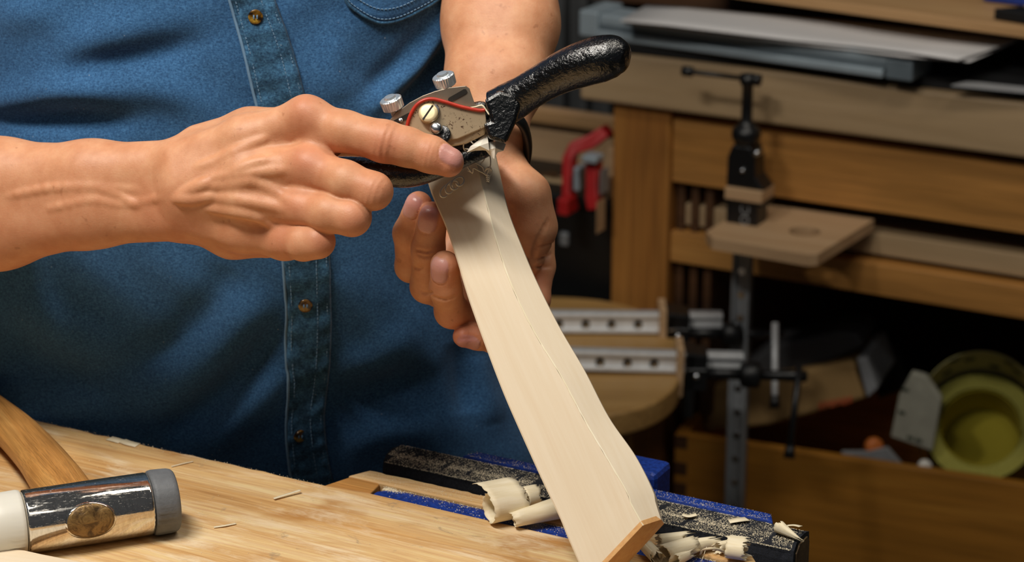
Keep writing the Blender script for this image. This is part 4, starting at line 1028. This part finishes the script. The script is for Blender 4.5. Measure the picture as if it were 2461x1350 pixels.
for i in range(m):
    f = i/(m-1); z = 1.512-.100*f
    l, r, b = sL_[i], sR_[i], sB_[i]
    rows.append([P(l[0], l[1], z+.006), P(l[0]+3, l[1]-1, z+.0052), P(r[0]-1.6, r[1]+.7, z-.0001), P(r[0]+1.4, r[1]-.6, z+.0001), P(b[0]-1.5, b[1], z+.009), P(b[0]+1, b[1]+2, z+.011), P(b[0]-2+8*f, b[1]+4+6*f, z+.027), P(l[0]+12+40*f, l[1]+6-4*f, z+.029)])
rows = np.array(rows); n = 8
# each long side is its own smooth strip, so the arrises stay crisp
V, Fc = [], []
for k in range(n):
    o_ = len(V)
    for i in range(m): V += [rows[i, k], rows[i, (k+1) % n]]
    if k == 2: V = V[:o_]; continue
    Fc += [(o_+2*i, o_+2*i+1, o_+2*i+3, o_+2*i+2) for i in range(m-1)]
o_ = len(V); V += list(rows[0]); Fc.append(tuple(range(o_, o_+n)))
V = np.array(V); bx_ = rows[-1].mean(0)-rows[0].mean(0)
BLM = axis_frame(rows[0].mean(0), bx_, up=rows[0, 6]-rows[0, 3])
blank = thing('wooden_blank', rows[0].mean(0), 'long pale tapering wooden blank held in the left hand, its cut end over the bench', 'wooden blank')
o = ob('stock', V, Fc, M_BLANK, blank, BLM, world=True, smooth=True)
# the arris between the two faces: a thin raised line, the ridge highlight put into its paler wood
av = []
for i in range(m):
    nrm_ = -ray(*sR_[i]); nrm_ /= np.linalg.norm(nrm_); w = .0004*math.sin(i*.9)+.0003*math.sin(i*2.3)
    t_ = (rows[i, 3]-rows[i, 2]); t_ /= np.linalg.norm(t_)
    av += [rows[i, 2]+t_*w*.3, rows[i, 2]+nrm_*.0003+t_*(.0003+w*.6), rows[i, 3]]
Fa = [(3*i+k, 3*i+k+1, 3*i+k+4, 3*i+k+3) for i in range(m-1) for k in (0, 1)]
ob('arris', av, Fa, M_SHAVE, blank, BLM, world=True, smooth=True)['label'] = 'pale raised edge line carrying the ridge highlight'
ee = rows[-1]; ex_ = bx_/np.linalg.norm(bx_)
V, Fc = loft(ee-ex_*.003, ee); ob('end_grain', V, Fc, M_ENDGRAIN, blank, BLM, world=True)['label'] = 'orange end grain'
# ================================================================== SPOKESHAVE
spk = thing('spokeshave', P(1160, 300, 1.49), 'black cast iron spokeshave with steel cutter, resting on the pale blank under both hands', 'spokeshave')
SPM = axis_frame(P(1100, 320, 1.485), P(1200, 280, 1.485)-P(1000, 360, 1.485), up=(0, -1, .35))
def pl2(name, px, z0, z1, mat, bev=.0006, parent=spk, dz=lambda x, y: 0):
    A_ = [P(x, y, z0+dz(x, y)) for x, y in px]; B2 = [P(x, y, z1+dz(x, y)) for x, y in px]
    V, Fc = loft(A_, B2); return ob(name, V, Fc, mat, parent, SPM, world=True, bevel=bev)
# casting: bar behind the cutter, throat and left grip
pl2('body', [(965, 345), (1000, 300), (1060, 262), (1165, 240), (1190, 290), (1185, 352), (1165, 378), (1118, 392), (1040, 410), (970, 395)], 1.482, 1.497, M_IRON, .003)
V, Fc = tube(spline([P(1185, 350, 1.489), P(1120, 376, 1.486), (P(1050, 402, 1.483)), P(985, 418, 1.482), P(920, 414, 1.482), P(860, 408, 1.483), P(800, 412, 1.485), P(760, 424, 1.487), P(738, 432, 1.488)], 50),
             np.interp(np.linspace(0, 1, 50), [0, .15, .3, .45, .6, .8, .95, 1], [.0052, .0062, .0080, .0088, .0082, .0098, .008, .003]), 24)
ob('left_handle', V, Fc, M_IRON, spk, SPM, world=True, smooth=True)
hp = [P(1192, 262, 1.487), P(1222, 248, 1.484), P(1262, 224, 1.479), P(1305, 198, 1.474), P(1350, 174, 1.469), P(1395, 156, 1.464), P(1440, 142, 1.460), P(1474, 134, 1.457), P(1495, 132, 1.455), P(1508, 131, 1.454), P(1514, 131, 1.4535)]
hr_ = [44, 46, 42, 42, 46, 50, 52, 47, 38, 26, 10]
V, Fc = tube(spline(hp, 70), np.interp(np.linspace(0, 10, 70), range(11), [r*1.60/F for r in hr_]), 40, flat=1.0)
ob('right_handle', V, Fc, M_IRON, spk, SPM, world=True, smooth=True)
pl2('neck', [(1164, 238), (1200, 216), (1232, 226), (1252, 252), (1243, 288), (1216, 346), (1174, 334), (1160, 296), (1178, 290), (1170, 262)], 1.468, 1.496, M_IRON, .0025)
dzp = lambda x, y: (y-280)*.00004
pl2('cutter', [(925, 302), (950, 272), (985, 246), (1015, 230), (1045, 219), (1080, 210), (1119, 206), (1128, 212), (1141, 249), (1163, 258), (1165, 330), (1080, 350), (960, 352)], 1.4765, 1.4790, M_BLADE, .0004, dz=dzp)
cap_px = [(976, 312), (985, 280), (1000, 254), (1019, 241), (1040, 238), (1070, 245), (1110, 257), (1150, 265), (1166, 264), (1169, 290), (1166, 306), (1100, 334), (1050, 340), (990, 335)]
pl2('lever_cap', cap_px, 1.4705, 1.4760, M_CAP, .0006, dz=dzp)
pl2('cap_bevel', [(1060, 338), (1166, 303), (1168, 322), (1120, 346), (1070, 356)], 1.4715, 1.4765, M_CAP, .0012, dz=lambda x, y: dzp(x, y)+(.0012 if y > 318 else -.0006))
V, Fc = tube(spline([P(x, y, 1.4700+dzp(x, y)) for x, y in cap_px[:9]], 60), .0012, 10); ob('red_rim', V, Fc, M_REDRIM, spk, SPM, world=True, smooth=True)
cdir = lambda x, y, z: (RV*x-UV*y+DV*z)/np.linalg.norm([x, y, z])
def stud(name, px, py, zc, prof, mat, d, smooth=True, n=28, parent=spk, knurl=0):
    A_ = axis_frame(P(px, py, zc), cdir(*d), up=UV); V, Fc = lathe(prof, n)
    if knurl: V = [(x, y*(1+knurl*((i % n) % 2)*(.3 < abs(x)/max(p[0] for p in prof) < .95)), z*(1+knurl*((i % n) % 2)*(.3 < abs(x)/max(p[0] for p in prof) < .95))) for i, (x, y, z) in enumerate(V)]
    return ob(name, V, Fc, mat, parent, A_, smooth=smooth)
sc1 = stud('clamp_screw', 1030, 273, 1.4695, [(-.002, .0062), (.0018, .0062), (.0026, .0056), (.0028, .0040)], M_BRASS, (-.12, -.22, -1))
box('slot', (.0026, .00305, -.0005, .0005, -.0055, .0055), M_SLOTDARK, sc1, axis_frame(P(1030, 273, 1.4695), cdir(-.12, -.22, -1), up=UV) @ Matrix.Rotation(math.radians(-33), 4, 'X'), 0)
stud('collar', 1031, 268, 1.4705, [(-.001, .0069), (.0012, .0069), (.0016, .0063)], M_SCREWST, (-.12, -.22, -1))
stud('set_pin', 1049, 309, 1.4690, [(-.004, .0040), (.002, .0040), (.0034, .0034), (.0041, .002), (.0043, .0004)], M_SCREWST, (-.1, -.2, -1))
stud('pin_hole', 1062, 322, 1.4700, [(-.003, .0055), (.0006, .0055), (.0008, .005)], M_IRON, (-.1, -.2, -1))
for nm, kx, ky in (('knob', 1073, 206), ('knob', 947, 262)):
    kp = [(-.004, .0028), (.0, .0028), (.0004, .0064), (.0009, .0068), (.0068, .0068), (.0074, .0062), (.0076, .0038), (.0090, .0034), (.0092, .0006)]
    stud(nm, kx, ky, 1.480, kp, M_KNURL, (-.30, -.86, -.42), smooth=False, n=56, knurl=.05)
for (x, y, w, a) in ((1100, 230, 25, -.52), (967, 286, 24, -.48)):
    c_, s_ = math.cos(a), math.sin(a)
    q4 = [(x+dx*c_-dy*s_, y+dx*s_+dy*c_) for dx, dy in ((-w, -4), (-w+4, -6.5), (w-4, -6.5), (w, -4), (w, 3), (w-4, 5.5), (-w+4, 5.5), (-w, 3))]
    sl_ = pl2('adjusting_slot', q4, 1.4760, 1.4775, M_SLOTDARK, 0, dz=dzp)
    stud('adjusting_screw', x-4, y+2, 1.4758, [(-.002, .0016), (0, .0016), (.0004, .001)], M_SCREWST, (.1, -.3, -1), n=12)
V, Fc = tube(spline([P(1115, 259, 1.4703), P(1140, 257, 1.4698), P(1158, 253, 1.4695), P(1168, 264, 1.4695), P(1176, 276, 1.4690)], 20), np.interp(np.linspace(0, 1, 20), [0, .5, 1], [.0004, .0013, .0010]), 8, flat=.4)
T(ob('wood_shaving', V, Fc, M_SHAVE, None, world=True, smooth=True), 'pale shred caught between the red rim and the right handle of the spokeshave', 'shaving', 'wood shavings')

# ================================================================== SHAVINGS
def fr_cam(p, ax, up=(0, 0, 1)): return axis_frame(p, ax, up)
def roll_shaving(p0, p1, r0, r1, label, turns=1.5, gap=.0011, start=2.2, ragged=.0012, m=54, tail=0.0, rows=7):
    """a curl of thin wood: a spiral sheet whose axis runs from p0 to p1"""
    p0, p1 = np.array(p0), np.array(p1); M = axis_frame(p0, p1-p0); L = np.linalg.norm(p1-p0); V = []
    for i in range(m):
        f = i/(m-1); t = start+f*turns*2*math.pi
        e0, e1 = rng.normal(0, ragged*.4), rng.normal(0, ragged)
        for j in range(rows):
            g = j/(rows-1); x = g*L+(e0*(1-g)+e1*g)*(1 if j in (0, rows-1) else .2)
            sk = .10*L*math.sin(f*2.2); r = (r0*(1-g)+r1*g)-gap*f*turns
            if tail and f < .18: r += tail*((.18-f)/.18)**2
            V.append((x+sk, r*math.cos(t), r*math.sin(t)))
    Fc = [(i*rows+j, i*rows+j+1, (i+1)*rows+j+1, (i+1)*rows+j) for i in range(m-1) for j in range(rows-1)]
    o = ob('wood_shaving', V, Fc, M_SHAVE, None, M, smooth=True); s = o.modifiers.new('s', 'SOLIDIFY'); s.thickness = .00028
    return T(o, label, 'shaving', 'wood shavings')
def onz(x, y, z): return Pz(x, y, z)
def rl(a, b, r0, r1, label, z0=.901, **k): return roll_shaving(onz(*a, z0+r0), onz(*b, z0+r1), r0, r1, label, **k)
rl((1168, 1222), (1250, 1206), .0108, .0106, 'largest curled shaving, left of the blank on the vise', turns=1.35, start=.4, tail=.012)
rl((1254, 1198), (1286, 1190), .0078, .0072, 'small curl tucked behind the largest shaving, left of the blank', turns=1.2, start=.9)
rl((1226, 1252), (1345, 1220), .0052, .0078, 'long tapering rolled shaving lying against the left edge of the blank', turns=1.6, start=.6)
rl((1578, 1300), (1642, 1292), .0052, .0050, 'ragged-ended roll just right of the end grain of the blank', turns=1.4, ragged=.0022)
rl((1553, 1310), (1580, 1338), .0048, .0050, 'short tube with open end at the lower corner of the end grain', turns=1.5)
rl((1590, 1334), (1664, 1310), .0066, .0058, 'wide open-ended tube at the middle of the right shavings heap', turns=1.3, start=1.0)
rl((1655, 1312), (1712, 1302), .0052, .0044, 'ragged continuation roll right behind the wide open tube', turns=1.5, ragged=.003)
rl((1745, 1318), (1790, 1324), .0064, .0066, 'rightmost curl of the heap, short and wide, on the bench strip', turns=1.3, start=.3, tail=.006)
rl((1722, 1316), (1752, 1308), .0045, .004, 'frayed little curl behind the rightmost one of the heap', turns=1.2, ragged=.003)
rl((1868, 1262), (1921, 1294), .0046, .0010, 'cone shaped shaving perched on the right end of the felt jaw', z0=.9025, turns=1.5)
rl((1620, 1345), (1652, 1330), .0046, .004, 'small curl in front of the heap at the bottom edge', turns=1.2, ragged=.002)
def ribbon(pts, w, label, nrm=(0, 0, 1), name='wood_shaving', cat='shaving', grp='wood shavings', th=.0003):
    pts = spline(pts, 30); t = np.gradient(pts, axis=0); V = []
    for p_, t_ in zip(pts, t):
        s_ = np.cross(t_, nrm); s_ /= np.linalg.norm(s_)+1e-9; V += [p_-s_*w/2, p_+s_*w/2]
    o = ob(name, V, [(2*i, 2*i+1, 2*i+3, 2*i+2) for i in range(29)], M_SHAVE, None, world=True, smooth=True); s = o.modifiers.new('s', 'SOLIDIFY'); s.thickness = th
    return T(o, label, cat, grp)
ribbon([onz(1684, 1332, .902), onz(1690, 1322, .909), onz(1712, 1318, .911), onz(1738, 1324, .907), onz(1746, 1336, .902)], .0016, 'narrow arched ribbon between the heap and its rightmost curl', nrm=(.3, -1, .2))
ribbon([onz(1640, 1236, .9032), onz(1655, 1240, .9026), onz(1674, 1236, .9034)], .004, 'flat flake with upturned edge on the felt jaw, beside the blank')
ribbon([onz(1752, 1252, .9030), onz(1775, 1248, .9038), onz(1796, 1246, .9030)], .006, 'flat ragged flake on the felt jaw, halfway to its right end')
ribbon([onz(1686, 1350, .901), onz(1693, 1330, .904), onz(1698, 1316, .906)], .0022, 'upright splinter at the bottom edge in the shavings heap', nrm=(1, .3, 0))
ribbon([onz(1890, 1262, .904), onz(1908, 1261, .906), onz(1924, 1264, .908)], .003, 'loose sliver sticking out behind the cone shaped shaving')
ribbon([onz(658, 1198, .9012), onz(690, 1188, .9016), onz(722, 1178, .9022)], .0022, 'straight pale splinter near the far bench edge, left of the vise', name='wood_splinter', cat='splinter', grp='splinters on the bench')
ribbon([onz(514, 1266, .9008), onz(540, 1262, .9012), onz(567, 1257, .9008)], .0018, 'short pale splinter in the middle of the bench, right of the hammer', name='wood_splinter', cat='splinter', grp='splinters on the bench')
ribbon([onz(412, 1120, .9008), onz(440, 1113, .9010), onz(464, 1108, .9008)], .0011, 'hair-thin splinter just above the grey hammer face', name='wood_splinter', cat='splinter', grp='splinters on the bench')
ribbon([onz(262, 1052, .9006), onz(278, 1056, .9009), onz(291, 1060, .9006)], .007, 'flat pale chip at the far bench edge, the left one of two', name='wood_chip', cat='chip', grp='chips at the bench edge')
ribbon([onz(293, 1058, .9006), onz(310, 1064, .9009), onz(331, 1069, .9006)], .007, 'flat pale chip at the far bench edge, the right one of two', name='wood_chip', cat='chip', grp='chips at the bench edge')
# fine curls hanging on the blank and at the mouth of the spokeshave
def curl(px, zc, label, r=.00042, n=60):
    V, Fc = tube(spline([P(x, y, zc+dz) for x, y, dz in px], n), r, 6)
    return T(ob('wood_curl', V, Fc, M_CHIP, None, world=True, smooth=True), label, 'curl', 'fine curls on the blank')  # whiter than the blank: contrast with its shaded wood put into the curl colour
def zb_(y): return 1.512-.080*np.clip((y-368)/900, 0, 1)-.0022
curl([(1160, 366, 0), (1148, 372, -.002), (1136, 384, -.003), (1127, 396, -.003), (1123, 388, -.001), (1128, 385, 0), (1124, 398, -.002), (1130, 410, -.003), (1136, 416, 0)], 1.507, 'bold looped curl just right of the index fingertip', .0006)
curl([(1177, 372, 0), (1179, 386, -.002), (1178, 400, -.003), (1172, 416, -.002), (1168, 420, 0), (1166, 412, 0), (1174, 404, -.003), (1182, 410, -.001), (1178, 421, -.001), (1170, 420, 0)], 1.506, 'long curl hanging down near the right edge of the blank top')
hx_ = []
for i in range(40):
    t = i/39*8*math.pi; hx_.append((1173+5*math.cos(t)*(1-.012*i), 420+i*.45+2*math.sin(t), .0012*math.sin(t)))
curl(hx_, 1.504, 'tiny spring-like coil at the end of the hanging curl', .0003, 160)
curl([(1140, 390, 0), (1150, 395, -.001), (1160, 402, -.001), (1164, 412, 0), (1172, 402, -.002), (1180, 404, -.002), (1176, 416, 0)], 1.506, 'thin curl crossing the middle of the tangle')
curl([(1166, 372, 0), (1163, 384, -.001), (1153, 396, -.001)], 1.5065, 'short straight curl running down from the white chip')
curl([(1124, 410, 0), (1136, 414, -.001), (1138, 404, -.002), (1150, 410, -.001), (1162, 416, 0), (1172, 424, 0)], 1.505, 'jagged thin curl along the bottom of the tangle')
hx_ = []
for i in range(48):
    f = i/47; t = f*3.3*2*math.pi+.6
    hx_.append((1066+42*f+12*math.cos(t)-4*math.sin(t), 462-30*f+13*math.sin(t), .003*math.cos(t+.8)-.0015))
curl(hx_, 1.5035, 'loose corkscrew curl lying on the blank below the index finger', .00055, 200)
curl([(1144, 338, 0), (1134, 334, -.003), (1122, 336, -.004), (1114, 348, -.003), (1116, 360, 0), (1124, 364, 0), (1132, 362, 0)], 1.481, 'ring of shaving in front of the black mouth of the spokeshave')
curl([(1128, 335, 0), (1133, 341, -.002), (1138, 346, 0)], 1.478, 'short bar of shaving crossing the ring at the mouth')
curl([(1117, 357, 0), (1124, 358, -.001), (1131, 358, 0)], 1.480, 'small pale shred at the lower side of the ring')
def flake(px, z0, label):
    c_ = np.mean([p[:2] for p in px], 0); A_ = [P(x, y, z0+dz) for x, y, dz in px]; ctr = P(c_[0], c_[1], z0-.003); n_ = len(A_)
    B2 = [q+DV*.0011 for q in A_]
    V = A_+[ctr]+B2+[ctr+DV*.0011]; Fc = [(i, (i+1) % n_, n_) for i in range(n_)]+[(n_+1+(i+1) % n_, n_+1+i, 2*n_+1) for i in range(n_)]+[(i, n_+1+i, n_+1+(i+1) % n_, (i+1) % n_) for i in range(n_)]
    return T(ob('wood_shaving', V, Fc, M_CHIP, None, world=True, smooth=False), label, 'shaving', 'wood shavings')
flake([(1170, 320, 0), (1174, 343, -.002), (1176, 362, -.001), (1160, 361, .001), (1142, 362, .001), (1122, 366, 0), (1130, 352, -.001), (1148, 338, -.001)], 1.478, 'white folded chip jammed in the mouth of the spokeshave')
flake([(1174, 341, .001), (1190, 340, -.001), (1198, 336, 0), (1216, 346, .002), (1210, 362, 0), (1196, 366, -.001), (1188, 382, 0), (1176, 372, .001), (1166, 360, 0)], 1.480, 'ragged white chip under the neck of the right handle')

# ================================================================== SOFT-FACED HAMMER
RH = .0203
ha, hb = Pz(56, 1254, .9+RH), Pz(360, 1209, .9+RH); ax_h = (hb-ha)/np.linalg.norm(hb-ha); HM = axis_frame(ha, ax_h); LH = np.linalg.norm(hb-ha)
ham = thing('hammer', (ha+hb)/2-BZ*RH, 'chrome headed soft-face hammer with grey and white faces lying on the bench', 'hammer')
V, Fc = lathe([(0, RH*.90), (.0008, RH*.97), (.002, RH*.985), (LH*.5, RH*.99), (LH-.002, RH*.985), (LH-.0006, RH*.97), (LH, RH*.9)], 72); ob('head', V, Fc, M_CHROME, ham, HM, smooth=True)
def ribbed(name, prof, mat, nrib, amp, M):
    N = nrib*2; V = []
    for x, r, a in prof:
        for k in range(N):
            t = 2*math.pi*k/N; rr = r*(1+(amp*a if k % 2 else -amp*a)+rng.normal(0, amp*.25*a)); V.append((x, rr*math.cos(t), rr*math.sin(t)))
    m = len(prof); Fc = [(i*N+k, i*N+(k+1) % N, (i+1)*N+(k+1) % N, (i+1)*N+k) for i in range(m-1) for k in range(N)]+[tuple(range(N-1, -1, -1)), tuple((m-1)*N+k for k in range(N))]
    return ob(name, V, Fc, mat, ham, M, smooth=True)
ribbed('rubber_face', [(LH+.0002, RH*.9, 0), (LH+.0006, RH*1.0, .6), (LH+.003, RH*1.005, 1), (LH+.010, RH*1.005, .9), (LH+.013, RH*1.0, .3), (LH+.0150, RH*.975, 0), (LH+.0162, RH*.92, 0), (LH+.0165, RH*.5, 0), (LH+.0165, RH*.02, 0)], M_GREYFACE, 30, .026, HM)
ribbed('nylon_face', [(-.024, RH*.02, 0), (-.024, RH*.9, 0), (-.022, RH*.98, 0), (-.012, RH*1.0, .3), (-.008, RH*1.0, 1), (-.003, RH*1.0, 1), (-.0008, RH*.99, .4), (-.0002, RH*.9, 0)], M_NYLON, 40, .014, HM)
# oval medallion wrapped on the side facing the room
mc = loc_of(HM, P(219, 1252, 1.50)); ph0 = None
vv = np.array((HM.to_3x3().inverted() @ Vector(-ray(219, 1252)))); ph0 = math.atan2(vv[2], vv[1])
# find the angle of the surface point seen at that pixel
best = None
for k_ in range(400):
    ph = ph0+(k_-200)/200*1.3; t_ = None
    for xx in np.linspace(LH*.3, LH*.7, 60):
        w = np.array(HM @ Vector((xx, RH*math.cos(ph), RH*math.sin(ph)))); d_ = w-CV; z_ = d_@DV; e = (CX+F*(d_@RV)/z_-219)**2+(CY-F*(d_@UV)/z_-1252)**2
        if best is None or e < best[0]: best = (e, xx, ph)
_, mx, mph = best
def oval(a, b, lift, n1=8, n2=40):
    V = [((mx, (RH+lift)*math.cos(mph), (RH+lift)*math.sin(mph)))]
    for i in range(1, n1+1):
        for k in range(n2):
            t = 2*math.pi*k/n2; s = i/n1; rr = RH+lift*(1-.6*s**6)
            V.append((mx+a*s*math.cos(t), rr*math.cos(mph+b*s*math.sin(t)/RH), rr*math.sin(mph+b*s*math.sin(t)/RH)))
    V += [(v[0], v[1]*.94, v[2]*.94) for v in V[-n2:]]
    Fc = [(0, 1+k, 1+(k+1) % n2) for k in range(n2)]+[(1+(i-1)*n2+k, 1+i*n2+k, 1+i*n2+(k+1) % n2, 1+(i-1)*n2+(k+1) % n2) for i in range(1, n1+1) for k in range(n2)]
    return V, Fc
V, Fc = oval(.0160, .0125, .0003); ob('medallion_rim', V, Fc, M_CHROME, ham, HM, smooth=True)
V, Fc = oval(.0148, .0113, .0008); ob('medallion', V, Fc, M_MEDAL, ham, HM, smooth=True)
# handle
hpt = [Pz(190, 1222, .9205), Pz(135, 1152, .9205), Pz(95, 1098, .919), Pz(40, 1040, .917), Pz(-10, 1000, .916), Pz(-50, 970, .915), Pz(-90, 940, .914)]
V, Fc = tube(spline(hpt, 50), np.interp(np.linspace(0, 6, 50), range(7), [.0165, .0172, .0158, .0150, .0146, .0142, .014]), 28, flat=.86)
ob('handle', V, Fc, M_HANDLEW, ham, axis_frame(hpt[1], hpt[3]-hpt[1]), world=True, smooth=True)
# pale board corner at the bottom left
pts = [Pz(x, y, .911) for x, y in ((-260, 1292), (0, 1314), (60, 1321), (100, 1330), (215, 1352), (300, 1372), (260, 1440), (-260, 1420))]
V, Fc = loft(pts, [p_-BZ*.0105 for p_ in pts]); T(ob('wood_offcut', V, Fc, M_BLANK, None, axis_frame(pts[0], pts[4]-pts[0]), world=True, bevel=.001), 'pale smooth wood offcut lying in front of the hammer at the bottom left', 'offcut')

# ================================================================== SAWDUST
M_DUST = plain('sawdust', '#e4d8bd', .9, 0, .1, 300)
def dust(P3, size, M, label):
    V, Fc = [], []
    for p_, s in zip(P3, size):
        o_ = len(V); a = rng.random()*6.28; c_, s_ = math.cos(a)*s, math.sin(a)*s; st = .35+rng.random()*.65
        V += [(p_[0]+c_, p_[1]+s_, p_[2]), (p_[0]-c_*.6-s_*st, p_[1]-s_*.6+c_*st, p_[2]), (p_[0]-c_*.6+s_*st, p_[1]-s_*.6-c_*st, p_[2]), (p_[0], p_[1], p_[2]+s*.7)]
        Fc += [(o_, o_+1, o_+3), (o_+1, o_+2, o_+3), (o_+2, o_, o_+3), (o_, o_+2, o_+1)]
    o = ob('sawdust', V, Fc, M_DUST, None, M, world=False); o['kind'] = 'stuff'; return T(o, label, 'sawdust')
def sz(n, a=.00016, b=.00042): return a+(b-a)*rng.random(n)**2.2
n = 24000; u = .012+rng.random(n)*.297; v = np.where(rng.random(n) < .6, np.clip(rng.normal(.0625, .0035, n), .0572, .085), .058+rng.random(n)*.027)
keep = (np.sin(u*90+np.sin(u*41)*2)+np.sin(u*37+v*300)*.8+rng.normal(0, 1.0, n)) > -1.7; u, v = u[keep], v[keep]
zt = np.interp(v, [.0590, .0625, .070, .079, .0835, .085], [-.003, .0006, .0017, .0015, -.0004, -.005])
dust(np.stack([u, v, zt+.0001], 1), sz(len(u), .00015, .00050), BM, 'fine pale sawdust scattered along the dark felt vise jaw')
n = 2600; u = .036+rng.random(n)**.8*.25; v = .0040+rng.random(n)*.0150; k_ = rng.random(n) < np.clip(.15+(v-.004)/.015*.7, 0, 1)*np.clip(.25+u*4, .2, 1); u, v = u[k_], v[k_]
u2 = .034+rng.random(700)*.26; v2 = .0185+rng.normal(0, .0007, 700); u3 = .036+abs(rng.normal(0, .006, 500)); v3 = .0165+rng.normal(0, .0015, 500)
u, v = np.r_[u, u2, u3], np.r_[v, v2, v3]
dust(np.stack([u, v, np.full(len(u), -.0015)], 1), sz(len(u), .00018, .00060), BM, 'coarse sawdust lying on the blue inner vise jaw')
n = 1500; u = .06+rng.random(n)*.222; v = .0862+rng.random(n)**1.5*.0095
dust(np.stack([u, v, np.full(n, .0006)], 1), sz(n, .00015, .00042), BM, 'sawdust along the blue rear edge of the vise')
n = 2600; u = -.42+rng.random(n)*.72; v = -.30+.30*rng.random(n)**.6; k_ = (np.sin(u*23)*np.sin(v*31+1)+rng.normal(0, .5, n)) > 0; u, v = u[k_], v[k_]
u2 = rng.random(1500)*.28+.014; v2 = .021+rng.random(1500)*.013; u, v = np.r_[u, u2, rng.random(600)*-.3], np.r_[v, v2, -abs(rng.normal(0, .004, 600))]
k_ = ~((v > .0005) & (v < .0195)); u, v = u[k_], v[k_]
dust(np.stack([u, v, np.full(len(u), .0003)], 1), sz(len(u), .00012, .00045), BM, 'sawdust sprinkled over the worn bench top')
